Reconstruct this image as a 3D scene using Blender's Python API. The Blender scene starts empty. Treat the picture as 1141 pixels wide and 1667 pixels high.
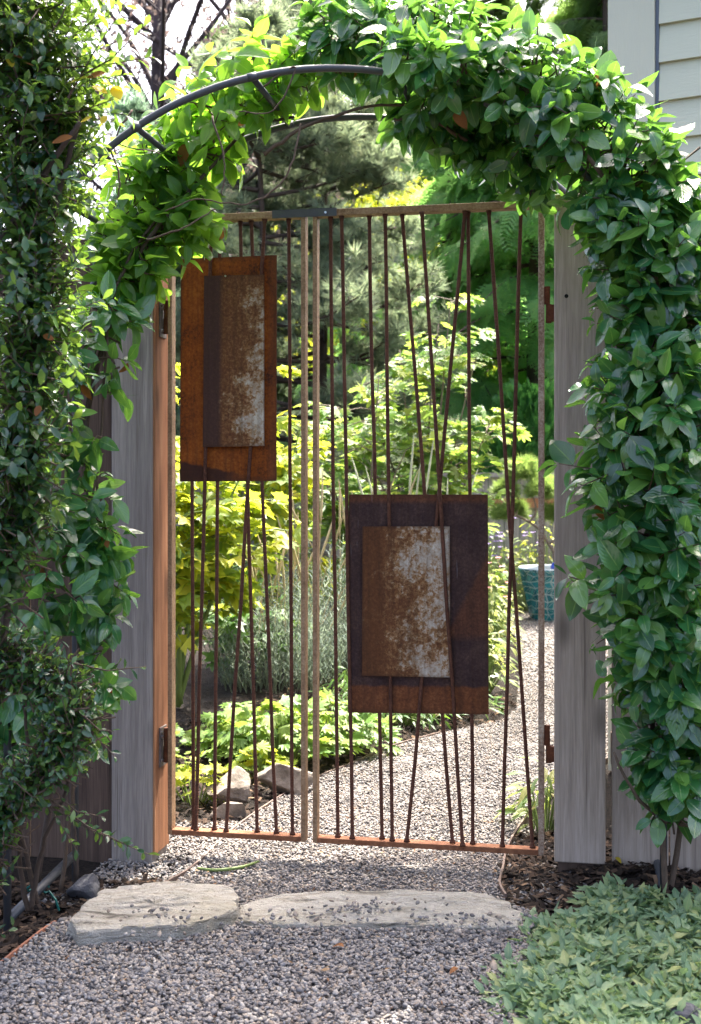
import bpy, bmesh, math, random
import numpy as np
from mathutils import Vector, Matrix

rng = random.Random(11)
nr = np.random.RandomState(5)
SC = bpy.context.scene
COL = SC.collection
R = math.radians

# ------------------------------------------------------------------ camera, light, exposure
FPX, CX, HY, CAMH = 2000.0, 570.5, 785.0, 1.17        # the photograph's lens in its own pixels
cam = bpy.data.cameras.new('camera'); camo = bpy.data.objects.new('camera', cam); COL.objects.link(camo)
camo.location = (0, 0, CAMH); camo.rotation_euler = (R(90), 0, 0)
cam.sensor_fit = 'VERTICAL'; cam.sensor_height = 36; cam.sensor_width = 24
cam.lens = 36 * FPX / 1667; cam.shift_y = (HY - 833.5) / 1667
cam.clip_start = .05; cam.clip_end = 400
cam.dof.use_dof = True; cam.dof.focus_distance = 3.6; cam.dof.aperture_fstop = 6.3
SC.camera = camo
SUN_EL, SUN_AZ = 60.0, 25.0
w = bpy.data.worlds.new('World'); SC.world = w; w.use_nodes = True
nt = w.node_tree; bg = nt.nodes['Background']
sky = nt.nodes.new('ShaderNodeTexSky'); sky.sky_type = 'NISHITA'; sky.sun_disc = False
sky.sun_elevation = R(SUN_EL); sky.sun_rotation = R(SUN_AZ); sky.dust_density = 7; sky.air_density = .6; sky.ozone_density = .4
nt.links.new(sky.outputs[0], bg.inputs[0]); bg.inputs[1].default_value = .15
S = Vector((math.sin(R(SUN_AZ)) * math.cos(R(SUN_EL)), math.cos(R(SUN_AZ)) * math.cos(R(SUN_EL)), math.sin(R(SUN_EL))))
sl = bpy.data.lights.new('sun', 'SUN'); sl.energy = 2.6; sl.angle = R(.5); sl.color = (1, .95, .86)
so = bpy.data.objects.new('sun', sl); COL.objects.link(so); so.rotation_euler = S.to_track_quat('Z', 'Y').to_euler()
so.location = S * 30
SC.view_settings.view_transform = 'Standard'; SC.view_settings.look = 'None'
SC.view_settings.gamma = 1; SC.view_settings.use_curve_mapping = False
SC.view_settings.exposure = 2.78
SC.render.engine = 'CYCLES'
SC.cycles.use_denoising = True
SC.cycles.max_bounces = 8; SC.cycles.transmission_bounces = 6; SC.cycles.diffuse_bounces = 4

# ------------------------------------------------------------------ helpers
def at(px, py, Y):
    return Vector(((px - CX) / FPX * Y, Y, CAMH - (py - HY) / FPX * Y))

WM = {}                                              # world matrices of what has been built
def tag(o, label=None, cat=None, group=None, kind=None):
    if label: o['label'] = label
    if cat: o['category'] = cat
    if group: o['group'] = group
    if kind: o['kind'] = kind
    return o
def thing(name, loc, label, cat, rotz=0, group=None):
    o = bpy.data.objects.new(name, None); COL.objects.link(o)
    o.location = loc; o.rotation_euler = (0, 0, rotz); o.empty_display_size = .1
    WM[o.name] = Matrix.Translation(Vector(loc)) @ Matrix.Rotation(rotz, 4, 'Z')
    return tag(o, label, cat, group)
def link(me, name, mat, parent=None, kind=None, label=None):
    """me has world coordinates; the origin goes to the middle of its box, in the parent's frame"""
    n = len(me.vertices); co = np.empty(n * 3, np.float32); me.vertices.foreach_get('co', co); co = co.reshape(-1, 3)
    if parent is not None:
        M = np.array(WM[parent.name].inverted()); co = co @ M[:3, :3].T + M[:3, 3]
    c = (co.min(0) + co.max(0)) / 2; co = co - c
    me.vertices.foreach_set('co', np.ascontiguousarray(co, np.float32).ravel()); me.update()
    o = bpy.data.objects.new(name, me); COL.objects.link(o); o.location = c.tolist()
    if mat is not None: me.materials.append(mat)
    W = Matrix.Translation(Vector(c.tolist()))
    if parent is not None:
        o.parent = parent; W = WM[parent.name] @ W
    WM[o.name] = W
    if kind: o['kind'] = kind
    if label: o['label'] = label
    return o
def np_mesh(V, T, uv=None, smooth=True):
    me = bpy.data.meshes.new('mesh')
    V = np.ascontiguousarray(V, np.float32); T = np.ascontiguousarray(T, np.int32); m = len(T)
    me.vertices.add(len(V)); me.vertices.foreach_set('co', V.ravel())
    me.loops.add(m * 3); me.loops.foreach_set('vertex_index', T.ravel())
    me.polygons.add(m); me.polygons.foreach_set('loop_start', np.arange(0, m * 3, 3, dtype=np.int32))
    me.polygons.foreach_set('loop_total', np.full(m, 3, np.int32))
    if smooth: me.polygons.foreach_set('use_smooth', np.ones(m, bool))
    if uv is not None:
        l = me.uv_layers.new(name='UVMap'); l.data.foreach_set('uv', np.ascontiguousarray(uv[T.ravel()], np.float32).ravel())
    me.update(calc_edges=True)
    return me

class MB:
    def __init__(s): s.v = []; s.f = []; s.uv = {}
    def hexa(s, p, uvs=None):
        b = len(s.v); s.v += [Vector(q) for q in p]
        for q in ((0, 3, 2, 1), (4, 5, 6, 7), (0, 1, 5, 4), (1, 2, 6, 5), (2, 3, 7, 6), (3, 0, 4, 7)):
            s.f.append(tuple(b + i for i in q))
        return s
    def box(s, fn, x0, x1, y0, y1, z0, z1):
        return s.hexa([fn(x, y, z) for z in (z0, z1) for x, y in ((x0, y0), (x1, y0), (x1, y1), (x0, y1))])
    def tube(s, pts, rad, n=6, cap=True):
        pts = [Vector(p) for p in pts]
        if not hasattr(rad, '__len__'): rad = [rad] * len(pts)
        b = len(s.v); up = Vector((.13, .21, .97))
        x = None
        for i, p in enumerate(pts):
            d = (pts[min(i + 1, len(pts) - 1)] - pts[max(i - 1, 0)]).normalized()
            if x is None:
                x = d.cross(up if abs(d.dot(up)) < .95 else Vector((1, 0, 0))).normalized()
            else:
                x = (x - d * x.dot(d)).normalized()
            y = d.cross(x)
            for k in range(n):
                a = 2 * math.pi * k / n
                s.v.append(p + (x * math.cos(a) + y * math.sin(a)) * rad[i])
        for i in range(len(pts) - 1):
            for k in range(n):
                k2 = (k + 1) % n
                s.f.append((b + i * n + k, b + i * n + k2, b + (i + 1) * n + k2, b + (i + 1) * n + k))
        if cap:
            s.f.append(tuple(b + k for k in reversed(range(n))))
            s.f.append(tuple(b + (len(pts) - 1) * n + k for k in range(n)))
        return s
    def lathe(s, c, prof, n=32):
        b = len(s.v)
        for r, z in prof:
            for k in range(n):
                a = 2 * math.pi * k / n; s.v.append(Vector((c[0] + r * math.cos(a), c[1] + r * math.sin(a), c[2] + z)))
        for i in range(len(prof) - 1):
            for k in range(n):
                k2 = (k + 1) % n
                s.f.append((b + i * n + k, b + i * n + k2, b + (i + 1) * n + k2, b + (i + 1) * n + k))
        return s
    def mesh(s, smooth=False, bevel=0):
        me = bpy.data.meshes.new('mesh'); me.from_pydata([tuple(v) for v in s.v], [], s.f)
        if bevel:
            bm = bmesh.new(); bm.from_mesh(me)
            bmesh.ops.bevel(bm, geom=bm.edges[:], offset=bevel, segments=2, affect='EDGES', profile=.5)
            bm.to_mesh(me); bm.free()
        if smooth: me.polygons.foreach_set('use_smooth', [True] * len(me.polygons))
        me.update(); return me
    def build(s, name, mat, parent=None, smooth=False, bevel=0, kind=None, label=None):
        return link(s.mesh(smooth, bevel), name, mat, parent, kind, label)
def ident(x, y, z): return Vector((x, y, z))

# ------------------------------------------------------------------ materials
class NT:
    def __init__(s, name):
        s.m = bpy.data.materials.new(name); s.m.use_nodes = True; s.t = s.m.node_tree; s.N = s.t.nodes; s.L = s.t.links
        s.p = s.N['Principled BSDF']; s.out = s.N['Material Output']
    def n(s, typ, **kw):
        q = s.N.new('ShaderNode' + typ)
        for k, v in kw.items():
            if k in ('operation', 'blend_type', 'data_type', 'feature', 'wave_type', 'bands_direction', 'distance', 'interpolation_type'): setattr(q, k, v)
        return q
    def l(s, a, b): s.L.new(a, b)
    def val(s, sock, x):
        if hasattr(x, 'is_output') or isinstance(x, bpy.types.NodeSocket): s.l(x, sock)
        else: sock.default_value = x
    def math(s, op, a, b=0.0, clamp=False):
        q = s.n('Math', operation=op); q.use_clamp = clamp; s.val(q.inputs[0], a); s.val(q.inputs[1], b); return q.outputs[0]
    def ramp(s, fac, stops, interp='LINEAR'):
        q = s.n('ValToRGB'); cr = q.color_ramp; cr.interpolation = interp
        while len(cr.elements) < len(stops): cr.elements.new(.5)
        for e, (p, c) in zip(cr.elements, stops):
            e.position = p; e.color = (c[0], c[1], c[2], 1) if hasattr(c, '__len__') else (c, c, c, 1)
        s.val(q.inputs[0], fac); return q.outputs[0]
    def mix(s, fac, a, b, mode='MIX'):
        q = s.n('MixRGB', blend_type=mode); s.val(q.inputs[0], fac)
        for i, c in ((1, a), (2, b)):
            if isinstance(c, bpy.types.NodeSocket): s.l(c, q.inputs[i])
            else: q.inputs[i].default_value = (c[0], c[1], c[2], 1)
        return q.outputs[0]
    def coord(s, which='Object', scale=(1, 1, 1), rot=(0, 0, 0)):
        if which == 'World': src = s.n('NewGeometry').outputs['Position']
        else: src = s.n('TexCoord').outputs[which]
        m = s.n('Mapping'); s.l(src, m.inputs[0]); m.inputs['Scale'].default_value = scale; m.inputs['Rotation'].default_value = rot
        return m.outputs[0]
    def noise(s, vec, scale, detail=4, rough=.55, dist=0.0):
        q = s.n('TexNoise'); s.l(vec, q.inputs['Vector']); q.inputs['Scale'].default_value = scale
        q.inputs['Detail'].default_value = detail; q.inputs['Roughness'].default_value = rough; q.inputs['Distortion'].default_value = dist
        return q.outputs[0]
    def voro(s, vec, scale, feature='F1', out='Distance', rnd=1.0):
        q = s.n('TexVoronoi', feature=feature); s.l(vec, q.inputs['Vector']); q.inputs['Scale'].default_value = scale
        q.inputs['Randomness'].default_value = rnd
        return q.outputs[out]
    def bump(s, h, strength=.4, dist=.01):
        q = s.n('Bump'); s.l(h, q.inputs['Height']); q.inputs['Strength'].default_value = strength; q.inputs['Distance'].default_value = dist
        s.l(q.outputs[0], s.p.inputs['Normal']); return q.outputs[0]
    def base(s, c):
        s.val(s.p.inputs['Base Color'], c if isinstance(c, bpy.types.NodeSocket) else (c[0], c[1], c[2], 1)); return s
    def set(s, rough=None, metal=None, spec=None):
        if rough is not None: s.val(s.p.inputs['Roughness'], rough)
        if metal is not None: s.val(s.p.inputs['Metallic'], metal)
        if spec is not None: s.p.inputs['Specular IOR Level'].default_value = spec
        return s
    def rand(s):
        a = s.n('NewGeometry').outputs['Random Per Island']; b = s.n('ObjectInfo').outputs['Random']
        return s.math('FRACT', s.math('ADD', a, b))

def leaf_mat(name, stops, tcol, trans=.42, rough=.38, spec=.5, vein=0.0):
    m = NT(name); r = m.rand()
    c = m.ramp(r, [(i / (len(stops) - 1), q) for i, q in enumerate(stops)])
    if vein:
        sep = m.n('SeparateXYZ'); m.l(m.n('TexCoord').outputs['UV'], sep.inputs[0])
        u = m.math('ABSOLUTE', m.math('SUBTRACT', sep.outputs[0], .5))
        mid = m.math('SUBTRACT', 1.0, m.math('MULTIPLY', u, 22.0), True)
        side = m.math('SINE', m.math('SUBTRACT', m.math('MULTIPLY', sep.outputs[1], 44.0), m.math('MULTIPLY', u, 40.0)))
        c = m.mix(m.math('MULTIPLY', mid, vein), c, [min(1, stops[-1][0] * 2.2), min(1, stops[-1][1] * 1.8), stops[-1][2] * 2])
        c = m.mix(m.math('MULTIPLY', m.math('MULTIPLY_ADD', side, .5), .0), c, c)
        m.bump(m.math('ADD', m.math('MULTIPLY', side, .12), m.math('MULTIPLY', mid, -.6)), .35, .003)
    m.base(c).set(rough, spec=spec)
    t = m.n('BsdfTranslucent'); tc = m.mix(.5, c, tcol, 'MIX'); m.l(m.mix(1, tc, (1.6, 1.6, 1.6), 'MULTIPLY'), t.inputs[0])
    x = m.n('MixShader'); x.inputs[0].default_value = trans
    m.l(m.p.outputs[0], x.inputs[1]); m.l(t.outputs[0], x.inputs[2]); m.l(x.outputs[0], m.out.inputs[0])
    return m.m
def plain(name, c, rough=.7, metal=0, spec=.5, var=.25, scale=30, bump=0.0):
    m = NT(name); n = m.noise(m.coord('Object'), scale, 5, .6)
    m.base(m.mix(n, [q * (1 - var) for q in c], [min(1, q * (1 + var)) for q in c])).set(rough, metal, spec)
    if bump: m.bump(n, bump, .01)
    return m.m
def wood(name, dark, mid, light, stain=.5, bump=.35):
    m = NT(name); o = m.n('ObjectInfo').outputs['Random']
    add = m.n('VectorMath', operation='ADD'); m.l(m.coord('Object'), add.inputs[0]); m.l(o, add.inputs[1])
    mp = m.n('Mapping'); m.l(add.outputs[0], mp.inputs[0]); mp.inputs['Scale'].default_value = (34, 34, .9)
    wv = m.noise(add.outputs[0], 2.2, 2, .5)
    add2 = m.n('VectorMath', operation='ADD'); m.l(mp.outputs[0], add2.inputs[0])
    sc = m.n('VectorMath', operation='SCALE'); m.l(m.n('TexCoord').outputs['Object'], sc.inputs[0]); m.l(wv, sc.inputs['Scale'])
    m.l(sc.outputs[0], add2.inputs[1])
    g = m.noise(add2.outputs[0], 1.6, 6, .62, .6)
    fine = m.noise(m.coord('Object', (160, 160, 5)), 1.5, 4, .7)
    c = m.ramp(g, [(.30, dark), (.5, mid), (.68, light)])
    c = m.mix(m.math('MULTIPLY', m.ramp(fine, [(.42, 0), (.72, 1)]), .35), c, [q * .5 for q in dark])
    st = m.ramp(m.noise(m.coord('Object', (3, 3, 1.1)), 1.3, 4, .6), [(.46, 0), (.66, 1)])
    c = m.mix(m.math('MULTIPLY', st, stain), c, [dark[0] * .75, dark[1] * .72, dark[2] * .75])
    mp2 = m.n('Mapping'); m.l(add.outputs[0], mp2.inputs[0]); mp2.inputs['Scale'].default_value = (7, 7, 2.6)
    k = m.voro(mp2.outputs[0], 1.0)
    kn = m.ramp(k, [(.07, 1), (.2, 0)])
    c = m.mix(m.math('MULTIPLY', kn, .7), c, [q * .3 for q in dark])
    ck = m.ramp(m.noise(m.coord('Object', (48, 48, .55)), 1.4, 3, .6, .2), [(.64, 0), (.67, 1)])
    gr = m.ramp(m.noise(m.coord('Object', (420, 420, 14)), 1.0, 2, .6), [(.35, 0), (.7, 1)])
    c = m.mix(m.math('MULTIPLY', ck, .55), c, [q * .28 for q in dark]); c = m.mix(m.math('MULTIPLY', gr, .28), c, [q * .5 for q in dark])
    m.base(c).set(.85, spec=.25); m.bump(m.math('ADD', g, m.math('MULTIPLY', fine, .6)), bump, .004)
    return m.m
def rust(name, stops, scale=40, rough=.85, ribs=False, pale=0.0):
    m = NT(name); v = m.coord('World')
    n = m.noise(v, scale, 8, .68); b = m.noise(v, scale * .12, 4, .6)
    c = m.ramp(m.math('ADD', m.math('MULTIPLY', n, .65), m.math('MULTIPLY', b, .35)), stops)
    if pale:
        p = m.ramp(m.noise(v, scale * .6, 8, .75), [(.5 - pale * .12, 0), (.62, 1)])
        c = m.mix(m.math('MULTIPLY', p, pale), c, (.5, .46, .40))
    m.base(c).set(rough, spec=.25)
    h = n
    if ribs:
        wv = m.n('TexWave', wave_type='BANDS', bands_direction='Z'); m.l(v, wv.inputs[0]); wv.inputs['Scale'].default_value = 36
        wv.inputs['Distortion'].default_value = 1.0
        h = m.math('ADD', m.math('MULTIPLY', wv.outputs[1], .25), m.math('MULTIPLY', n, .5))
    m.bump(h, .5, .004)
    return m.m
def sheet(name, kind):
    """rusted plates: colour stays with the plate's own face (UV)"""
    m = NT(name); sep = m.n('SeparateXYZ'); m.l(m.n('TexCoord').outputs['UV'], sep.inputs[0]); u, v = sep.outputs[0], sep.outputs[1]
    P = m.coord('World'); n1 = m.noise(P, 120, 8, .72); n2 = m.noise(P, 9, 6, .65); n3 = m.noise(P, 38, 6, .7)
    wob = m.math('MULTIPLY', m.math('SUBTRACT', m.noise(P, 25, 3), .5), .03)
    if kind == 'outer_left':
        c = m.ramp(m.math('ADD', m.math('MULTIPLY', n1, .55), m.math('MULTIPLY', n2, .45)),
                   [(.36, (.05, .016, .008)), (.44, (.16, .040, .007)), (.53, (.24, .062, .009)), (.66, (.32, .11, .022))])
        d = m.ramp(m.math('ADD', m.math('ADD', v, m.math('MULTIPLY', u, .09)), wob), [(.085, 1), (.095, 0)])
        d = m.math('MULTIPLY', d, m.ramp(u, [(.45, 1), (.75, .15)]))
        c = m.mix(m.math('MULTIPLY', d, .85), c, (.022, .014, .014))
        c = m.mix(m.math('MULTIPLY', m.ramp(u, [(.9, 0), (.94, 1)]), .35), c, (.06, .03, .025))
    elif kind == 'outer_right':
        c = m.ramp(m.math('ADD', m.math('MULTIPLY', n1, .55), m.math('MULTIPLY', n2, .45)),
                   [(.33, (.018, .011, .012)), (.5, (.05, .028, .026)), (.63, (.095, .055, .042)), (.75, (.14, .085, .06))])
        o = m.ramp(m.math('ADD', m.math('MULTIPLY', n1, .6), m.math('MULTIPLY', n3, .4)), [(.36, (.07, .024, .012)), (.52, (.16, .055, .02)), (.68, (.25, .10, .04))])
        low = m.ramp(m.math('ADD', v, wob), [(.118, 1), (.13, 0)])
        s1 = m.ramp(m.math('ADD', m.math('SUBTRACT', m.math('MULTIPLY', u, 1.0), m.math('MULTIPLY', v, .8)), wob), [(.40, 0), (.44, 1)])
        mid = m.math('MULTIPLY', m.math('MULTIPLY', s1, m.ramp(v, [(.33, 0), (.37, 1)])), .45)
        top = m.math('MULTIPLY', m.ramp(v, [(.955, 0), (.975, 1)]), .6)
        f = m.math('MAXIMUM', m.math('MULTIPLY', low, .9), m.math('MAXIMUM', mid, top))
        c = m.mix(f, c, o)
        dr = m.math('MULTIPLY', m.ramp(m.noise(m.coord('World', (70, 70, 5)), 1.5, 3, .5), [(.70, 0), (.76, 1)]), m.ramp(v, [(.55, 0), (.75, 1)]))
        c = m.mix(m.math('MULTIPLY', dr, .5), c, (.35, .36, .40))
    else:
        left = kind == 'inner_left'
        n4 = m.noise(P, 75, 7, .72, .4); n5 = m.noise(P, 24, 5, .65, .6)
        rustc = m.ramp(n1, [(.3, (.05, .018, .008)), (.5, (.17, .065, .02)), (.68, (.34, .17, .065))])
        steel = m.ramp(n3, [(.35, (.33, .265, .20)), (.62, (.52, .465, .39))])
        th = m.math('ADD', m.math('MULTIPLY', n4, .62), m.math('MULTIPLY', n5, .38))
        if left:
            th = m.math('ADD', th, m.math('MULTIPLY', m.math('SUBTRACT', u, .80), .36))
            th = m.math('ADD', th, m.math('MULTIPLY', m.math('SUBTRACT', .30, v), .16))
        else:
            th = m.math('ADD', th, m.math('MULTIPLY', m.math('SUBTRACT', u, .78), .22))
        th = m.math('ADD', th, m.math('MULTIPLY', m.math('SUBTRACT', n2, .5), .55))
        f = m.math('MULTIPLY', m.ramp(th, [(.475, 0), (.56, 1)]), m.ramp(m.noise(P, 130, 4, .7), [(.36, .35), (.54, 1)]))
        mid = m.ramp(th, [(.40, 0), (.50, 1)])
        c = m.mix(mid, m.mix(.45, rustc, (.085, .038, .022)), m.mix(.45, rustc, (.40, .25, .12)))
        c = m.mix(f, c, steel)
        if left:
            c = m.mix(m.math('MULTIPLY', m.ramp(m.math('ADD', u, wob), [(.25, 1), (.33, 0)]), .8), c, (.04, .022, .022))
        else:
            c = m.mix(m.math('MULTIPLY', m.ramp(m.math('ADD', u, wob), [(.20, 1), (.29, 0)]), .72), c, m.mix(n1, (.03, .014, .010), (.15, .055, .018)))
    run = m.ramp(m.noise(m.coord('World', (55, 55, 2.6)), 1.3, 5, .65), [(.42, 0), (.68, 1)])
    c = m.mix(m.math('MULTIPLY', run, .45), c, (.035, .017, .011))
    ed = m.math('MINIMUM', m.math('MINIMUM', u, m.math('SUBTRACT', 1.0, u)), m.math('MINIMUM', v, m.math('SUBTRACT', 1.0, v)))
    c = m.mix(m.math('MULTIPLY', m.ramp(m.math('ADD', ed, m.math('MULTIPLY', wob, 1.2)), [(.0, 1), (.022, 0)]), .6), c, (.06, .026, .014))
    m.base(c).set(.82, spec=.15); m.bump(n1, .3, .003)
    return m.m

M = {}
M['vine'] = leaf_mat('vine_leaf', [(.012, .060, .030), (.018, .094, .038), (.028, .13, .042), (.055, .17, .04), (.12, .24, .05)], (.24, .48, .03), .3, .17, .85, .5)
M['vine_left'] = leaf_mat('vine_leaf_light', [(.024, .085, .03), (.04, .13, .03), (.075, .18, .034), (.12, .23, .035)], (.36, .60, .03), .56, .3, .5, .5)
M['dry'] = leaf_mat('dry_leaf', [(.16, .06, .02), (.25, .10, .03)], (.4, .18, .04), .35, .6, .3)
M['yellow'] = leaf_mat('yellow_leaf', [(.40, .30, .03), (.5, .40, .04)], (.6, .5, .04), .5, .5, .3)
M['shrub'] = leaf_mat('shrub_leaf', [(.010, .038, .030), (.015, .055, .036), (.024, .075, .038), (.045, .115, .036), (.09, .16, .034)], (.30, .46, .03), .32, .17, .55)
M['shrub_sunlit'] = leaf_mat('sunlit_shrub_leaf', [(.04, .11, .03), (.07, .16, .035), (.12, .22, .04)], (.32, .46, .03), .46, .28, .5)  # same shrub leaf, with sunlight put into a lighter colour
M['maple'] = leaf_mat('maple_leaf', [(.08, .17, .055), (.11, .21, .06), (.15, .25, .06), (.32, .34, .05)], (.36, .48, .05), .46, .5, .35)
M['golden'] = leaf_mat('golden_leaf', [(.07, .15, .03), (.13, .21, .03), (.24, .29, .03), (.42, .37, .03)], (.50, .54, .03), .5, .5, .35)
M['clump'] = leaf_mat('clump_leaf', [(.08, .18, .04), (.14, .25, .045), (.22, .30, .05), (.10, .20, .06)], (.32, .42, .04), .36, .5, .35)
M['border'] = leaf_mat('border_leaf', [(.04, .11, .03), (.07, .16, .035), (.11, .20, .04)], (.22, .36, .03), .35, .45, .4)
M['weed'] = leaf_mat('perennial_leaf', [(.08, .15, .04), (.14, .21, .05), (.24, .28, .06), (.34, .30, .12)], (.35, .42, .08), .4, .5, .35)
M['grey'] = leaf_mat('grey_leaf', [(.10, .16, .13), (.17, .23, .19), (.25, .30, .24)], (.28, .34, .2), .3, .6, .3)
M['cover'] = leaf_mat('cover_leaf', [(.085, .15, .085), (.12, .205, .115), (.15, .24, .13), (.19, .27, .13), (.26, .29, .11)], (.24, .36, .10), .3, .42, .45, .35)
M['needle'] = leaf_mat('pine_needle', [(.075, .115, .085), (.11, .155, .105), (.15, .195, .13), (.17, .18, .11)], (.28, .34, .17), .5, .55, .35)
M['needle_blue'] = leaf_mat('blue_needle', [(.065, .12, .10), (.10, .165, .125), (.13, .19, .14)], (.28, .42, .24), .6, .55, .35)
M['bonsai'] = leaf_mat('bright_needle', [(.10, .18, .05), (.15, .24, .06), (.22, .30, .08)], (.3, .4, .08), .35, .5, .35)
M['cedar'] = leaf_mat('cedar_spray', [(.07, .17, .07), (.10, .23, .09), (.13, .28, .10), (.19, .27, .09)], (.34, .58, .14), .66, .55, .35)
M['arb'] = leaf_mat('arborvitae_spray', [(.03, .12, .03), (.045, .17, .04), (.07, .21, .05)], (.14, .34, .05), .4, .5, .35)
M['plum'] = leaf_mat('plum_leaf', [(.05, .045, .042), (.08, .062, .062), (.07, .075, .05)], (.22, .16, .14), .35, .5, .35)
M['far'] = leaf_mat('far_leaf', [(.05, .10, .045), (.075, .14, .055), (.11, .17, .06)], (.32, .46, .12), .6, .6, .3)
M['flower_white'] = plain('white_petal', (.75, .72, .72), .6, var=.1)
M['flower_purple'] = plain('purple_petal', (.17, .09, .34), .6, var=.3)
M['flower_pink'] = plain('pink_petal', (.65, .18, .25), .6, var=.3)
M['straw'] = plain('straw', (.42, .34, .2), .8, var=.3)
M['bark'] = plain('bark', (.055, .038, .028), .9, var=.5, scale=40, bump=.5)
M['bark_grey'] = plain('grey_bark', (.16, .125, .095), .9, var=.5, scale=40, bump=.5)
M['bark_plum'] = plain('plum_bark', (.05, .035, .035), .9, var=.4, scale=20, bump=.5)
M['vine_stem'] = plain('vine_bark', (.085, .055, .035), .85, var=.5, scale=60, bump=.5)
M['green_stem'] = plain('green_stem', (.14, .20, .05), .6, var=.3, scale=30)
M['pipe'] = plain('painted_pipe', (.045, .05, .058), .42, spec=.5, var=.25, scale=60, bump=.1)
M['dark_bar'] = plain('dark_bar', (.055, .056, .062), .5, var=.2, scale=50, bump=.1)
M['wood'] = wood('weathered_cedar', (.29, .228, .18), (.41, .33, .265), (.48, .39, .32), .3, .4)
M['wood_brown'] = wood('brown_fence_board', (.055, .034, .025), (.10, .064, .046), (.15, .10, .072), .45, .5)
M['wood_left_shaded'] = wood('weathered_cedar_shaded', (.19, .157, .135), (.29, .25, .215), (.36, .31, .27), .4, .45)  # same cedar as the right post, shade of the shrubs put into the colour
M['cedar_wood'] = wood('fresh_cedar', (.20, .085, .038), (.35, .155, .072), (.44, .22, .11), .35, .4)
M['fence_back'] = wood('fence_silver', (.20, .18, .155), (.32, .29, .25), (.40, .36, .31), .3)
M['rust_frame'] = rust('rusted_frame', [(.34, (.14, .072, .034)), (.5, (.27, .165, .09)), (.66, (.38, .26, .155))], 140, .6)
M['rust_stile_pale'] = rust('pale_rusted_stile', [(.34, (.13, .07, .042)), (.48, (.27, .18, .12)), (.62, (.44, .36, .28))], 140, .55)
M['rust_rail'] = rust('orange_rusted_rail', [(.3, (.09, .032, .015)), (.5, (.21, .085, .04)), (.7, (.32, .15, .075))], 60, .8)
M['rust_rod'] = rust('rusted_rod', [(.3, (.035, .015, .010)), (.5, (.085, .034, .020)), (.7, (.14, .06, .035))], 90, .85, ribs=True)
M['rust_hinge'] = rust('rusted_hinge', [(.3, (.05, .016, .008)), (.55, (.13, .042, .018)), (.75, (.22, .08, .03))], 90, .8)
M['hinge_plate'] = rust('grey_hinge', [(.3, (.05, .04, .038)), (.55, (.14, .11, .10)), (.75, (.26, .22, .20))], 70, .5)
M['bolt'] = plain('zinc_bolt', (.55, .57, .62), .3, 1.0, var=.1)
M['siding'] = None
for k in ('outer_left', 'outer_right', 'inner_left', 'inner_right'): M[k] = sheet('rusted_sheet_' + k, k)

m = NT('painted_siding'); v = m.coord('Object'); n = m.noise(m.coord('Object', (6, 6, 40)), 3, 6, .65); g = m.noise(v, 3, 3)
m.base(m.mix(g, (.50, .51, .375), (.56, .57, .42))).set(.6, spec=.35); m.bump(n, .35, .006); M['siding'] = m.m
m = NT('painted_trim'); n = m.noise(m.coord('Object', (14, 14, 1.6)), 3, 6, .6, 1.2)
m.base(m.mix(m.noise(m.coord('Object'), 3, 3), (.50, .50, .37), (.56, .555, .415))).set(.6, spec=.35); m.bump(n, .55, .006); M['trim'] = m.m
M['strip'] = plain('blue_grey_strip', (.10, .12, .15), .6, var=.15)
M['roof'] = plain('roof_shingle', (.07, .065, .06), .9, var=.4, scale=12, bump=.5)

m = NT('mulch'); v = m.coord('World'); n = m.noise(v, 38, 8, .75); b = m.noise(v, 2.5, 4)
m.base(m.ramp(n, [(.3, (.006, .005, .004)), (.52, (.022, .016, .012)), (.75, (.065, .045, .032))])).set(.95, spec=.2)
m.bump(m.math('ADD', n, m.noise(v, 110, 4)), 1.0, .03); M['mulch'] = m.m
def gravel_stops():
    return [(0, (.08, .075, .073)), (.10, (.13, .12, .116)), (.25, (.165, .153, .148)), (.42, (.205, .187, .174)), (.55, (.24, .213, .19)), (.68, (.265, .227, .19)), (.78, (.215, .168, .13)), (.86, (.315, .293, .266)), (.94, (.17, .163, .165)), (1, (.35, .325, .292))]
m = NT('gravel'); v = m.coord('World')
vo = m.n('TexVoronoi'); m.l(v, vo.inputs['Vector']); vo.inputs['Scale'].default_value = 95
sp = m.n('SeparateXYZ'); m.l(vo.outputs['Color'], sp.inputs[0])
c = m.ramp(sp.outputs[0], gravel_stops()); big = m.noise(v, 1.6, 4)
c = m.mix(m.ramp(vo.outputs['Distance'], [(.35, 0), (.8, 1)]), c, (.05, .045, .042))
m.base(c).set(.8, spec=.35)
m.bump(m.math('SUBTRACT', 1.0, vo.outputs['Distance']), 1.0, .012); M['gravel'] = m.m
m = NT('pebble'); m.base(m.ramp(m.rand(), gravel_stops())).set(.75, spec=.2); M['pebble'] = m.m

m = NT('flagstone'); v = m.coord('World'); a = m.noise(m.coord('World', (1, 2.6, 7)), 7, 9, .68, .5); b = m.noise(v, 2.2, 4); d = m.noise(v, 60, 5, .7)
c = m.ramp(a, [(.33, (.13, .118, .095)), (.41, (.335, .305, .25)), (.53, (.475, .445, .385)), (.62, (.42, .39, .335)), (.74, (.22, .205, .18))])
c = m.mix(m.ramp(b, [(.55, 0), (.72, .5)]), c, (.34, .30, .20))
c = m.mix(m.math('MULTIPLY', m.ramp(d, [(.62, 0), (.72, 1)]), .5), c, (.15, .14, .12))
c = m.mix(m.math('MULTIPLY', m.ramp(m.noise(m.coord('World', (1, 1.6, 1)), 9, 5, .6), [(.62, 0), (.72, 1)]), .35), c, (.13, .135, .07))
m.base(c).set(.85, spec=.3); m.bump(m.math('ADD', a, m.math('MULTIPLY', d, .6)), 1.0, .03); M['flag'] = m.m
m = NT('boulder'); v = m.coord('World'); a = m.noise(v, 14, 8, .65)
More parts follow.
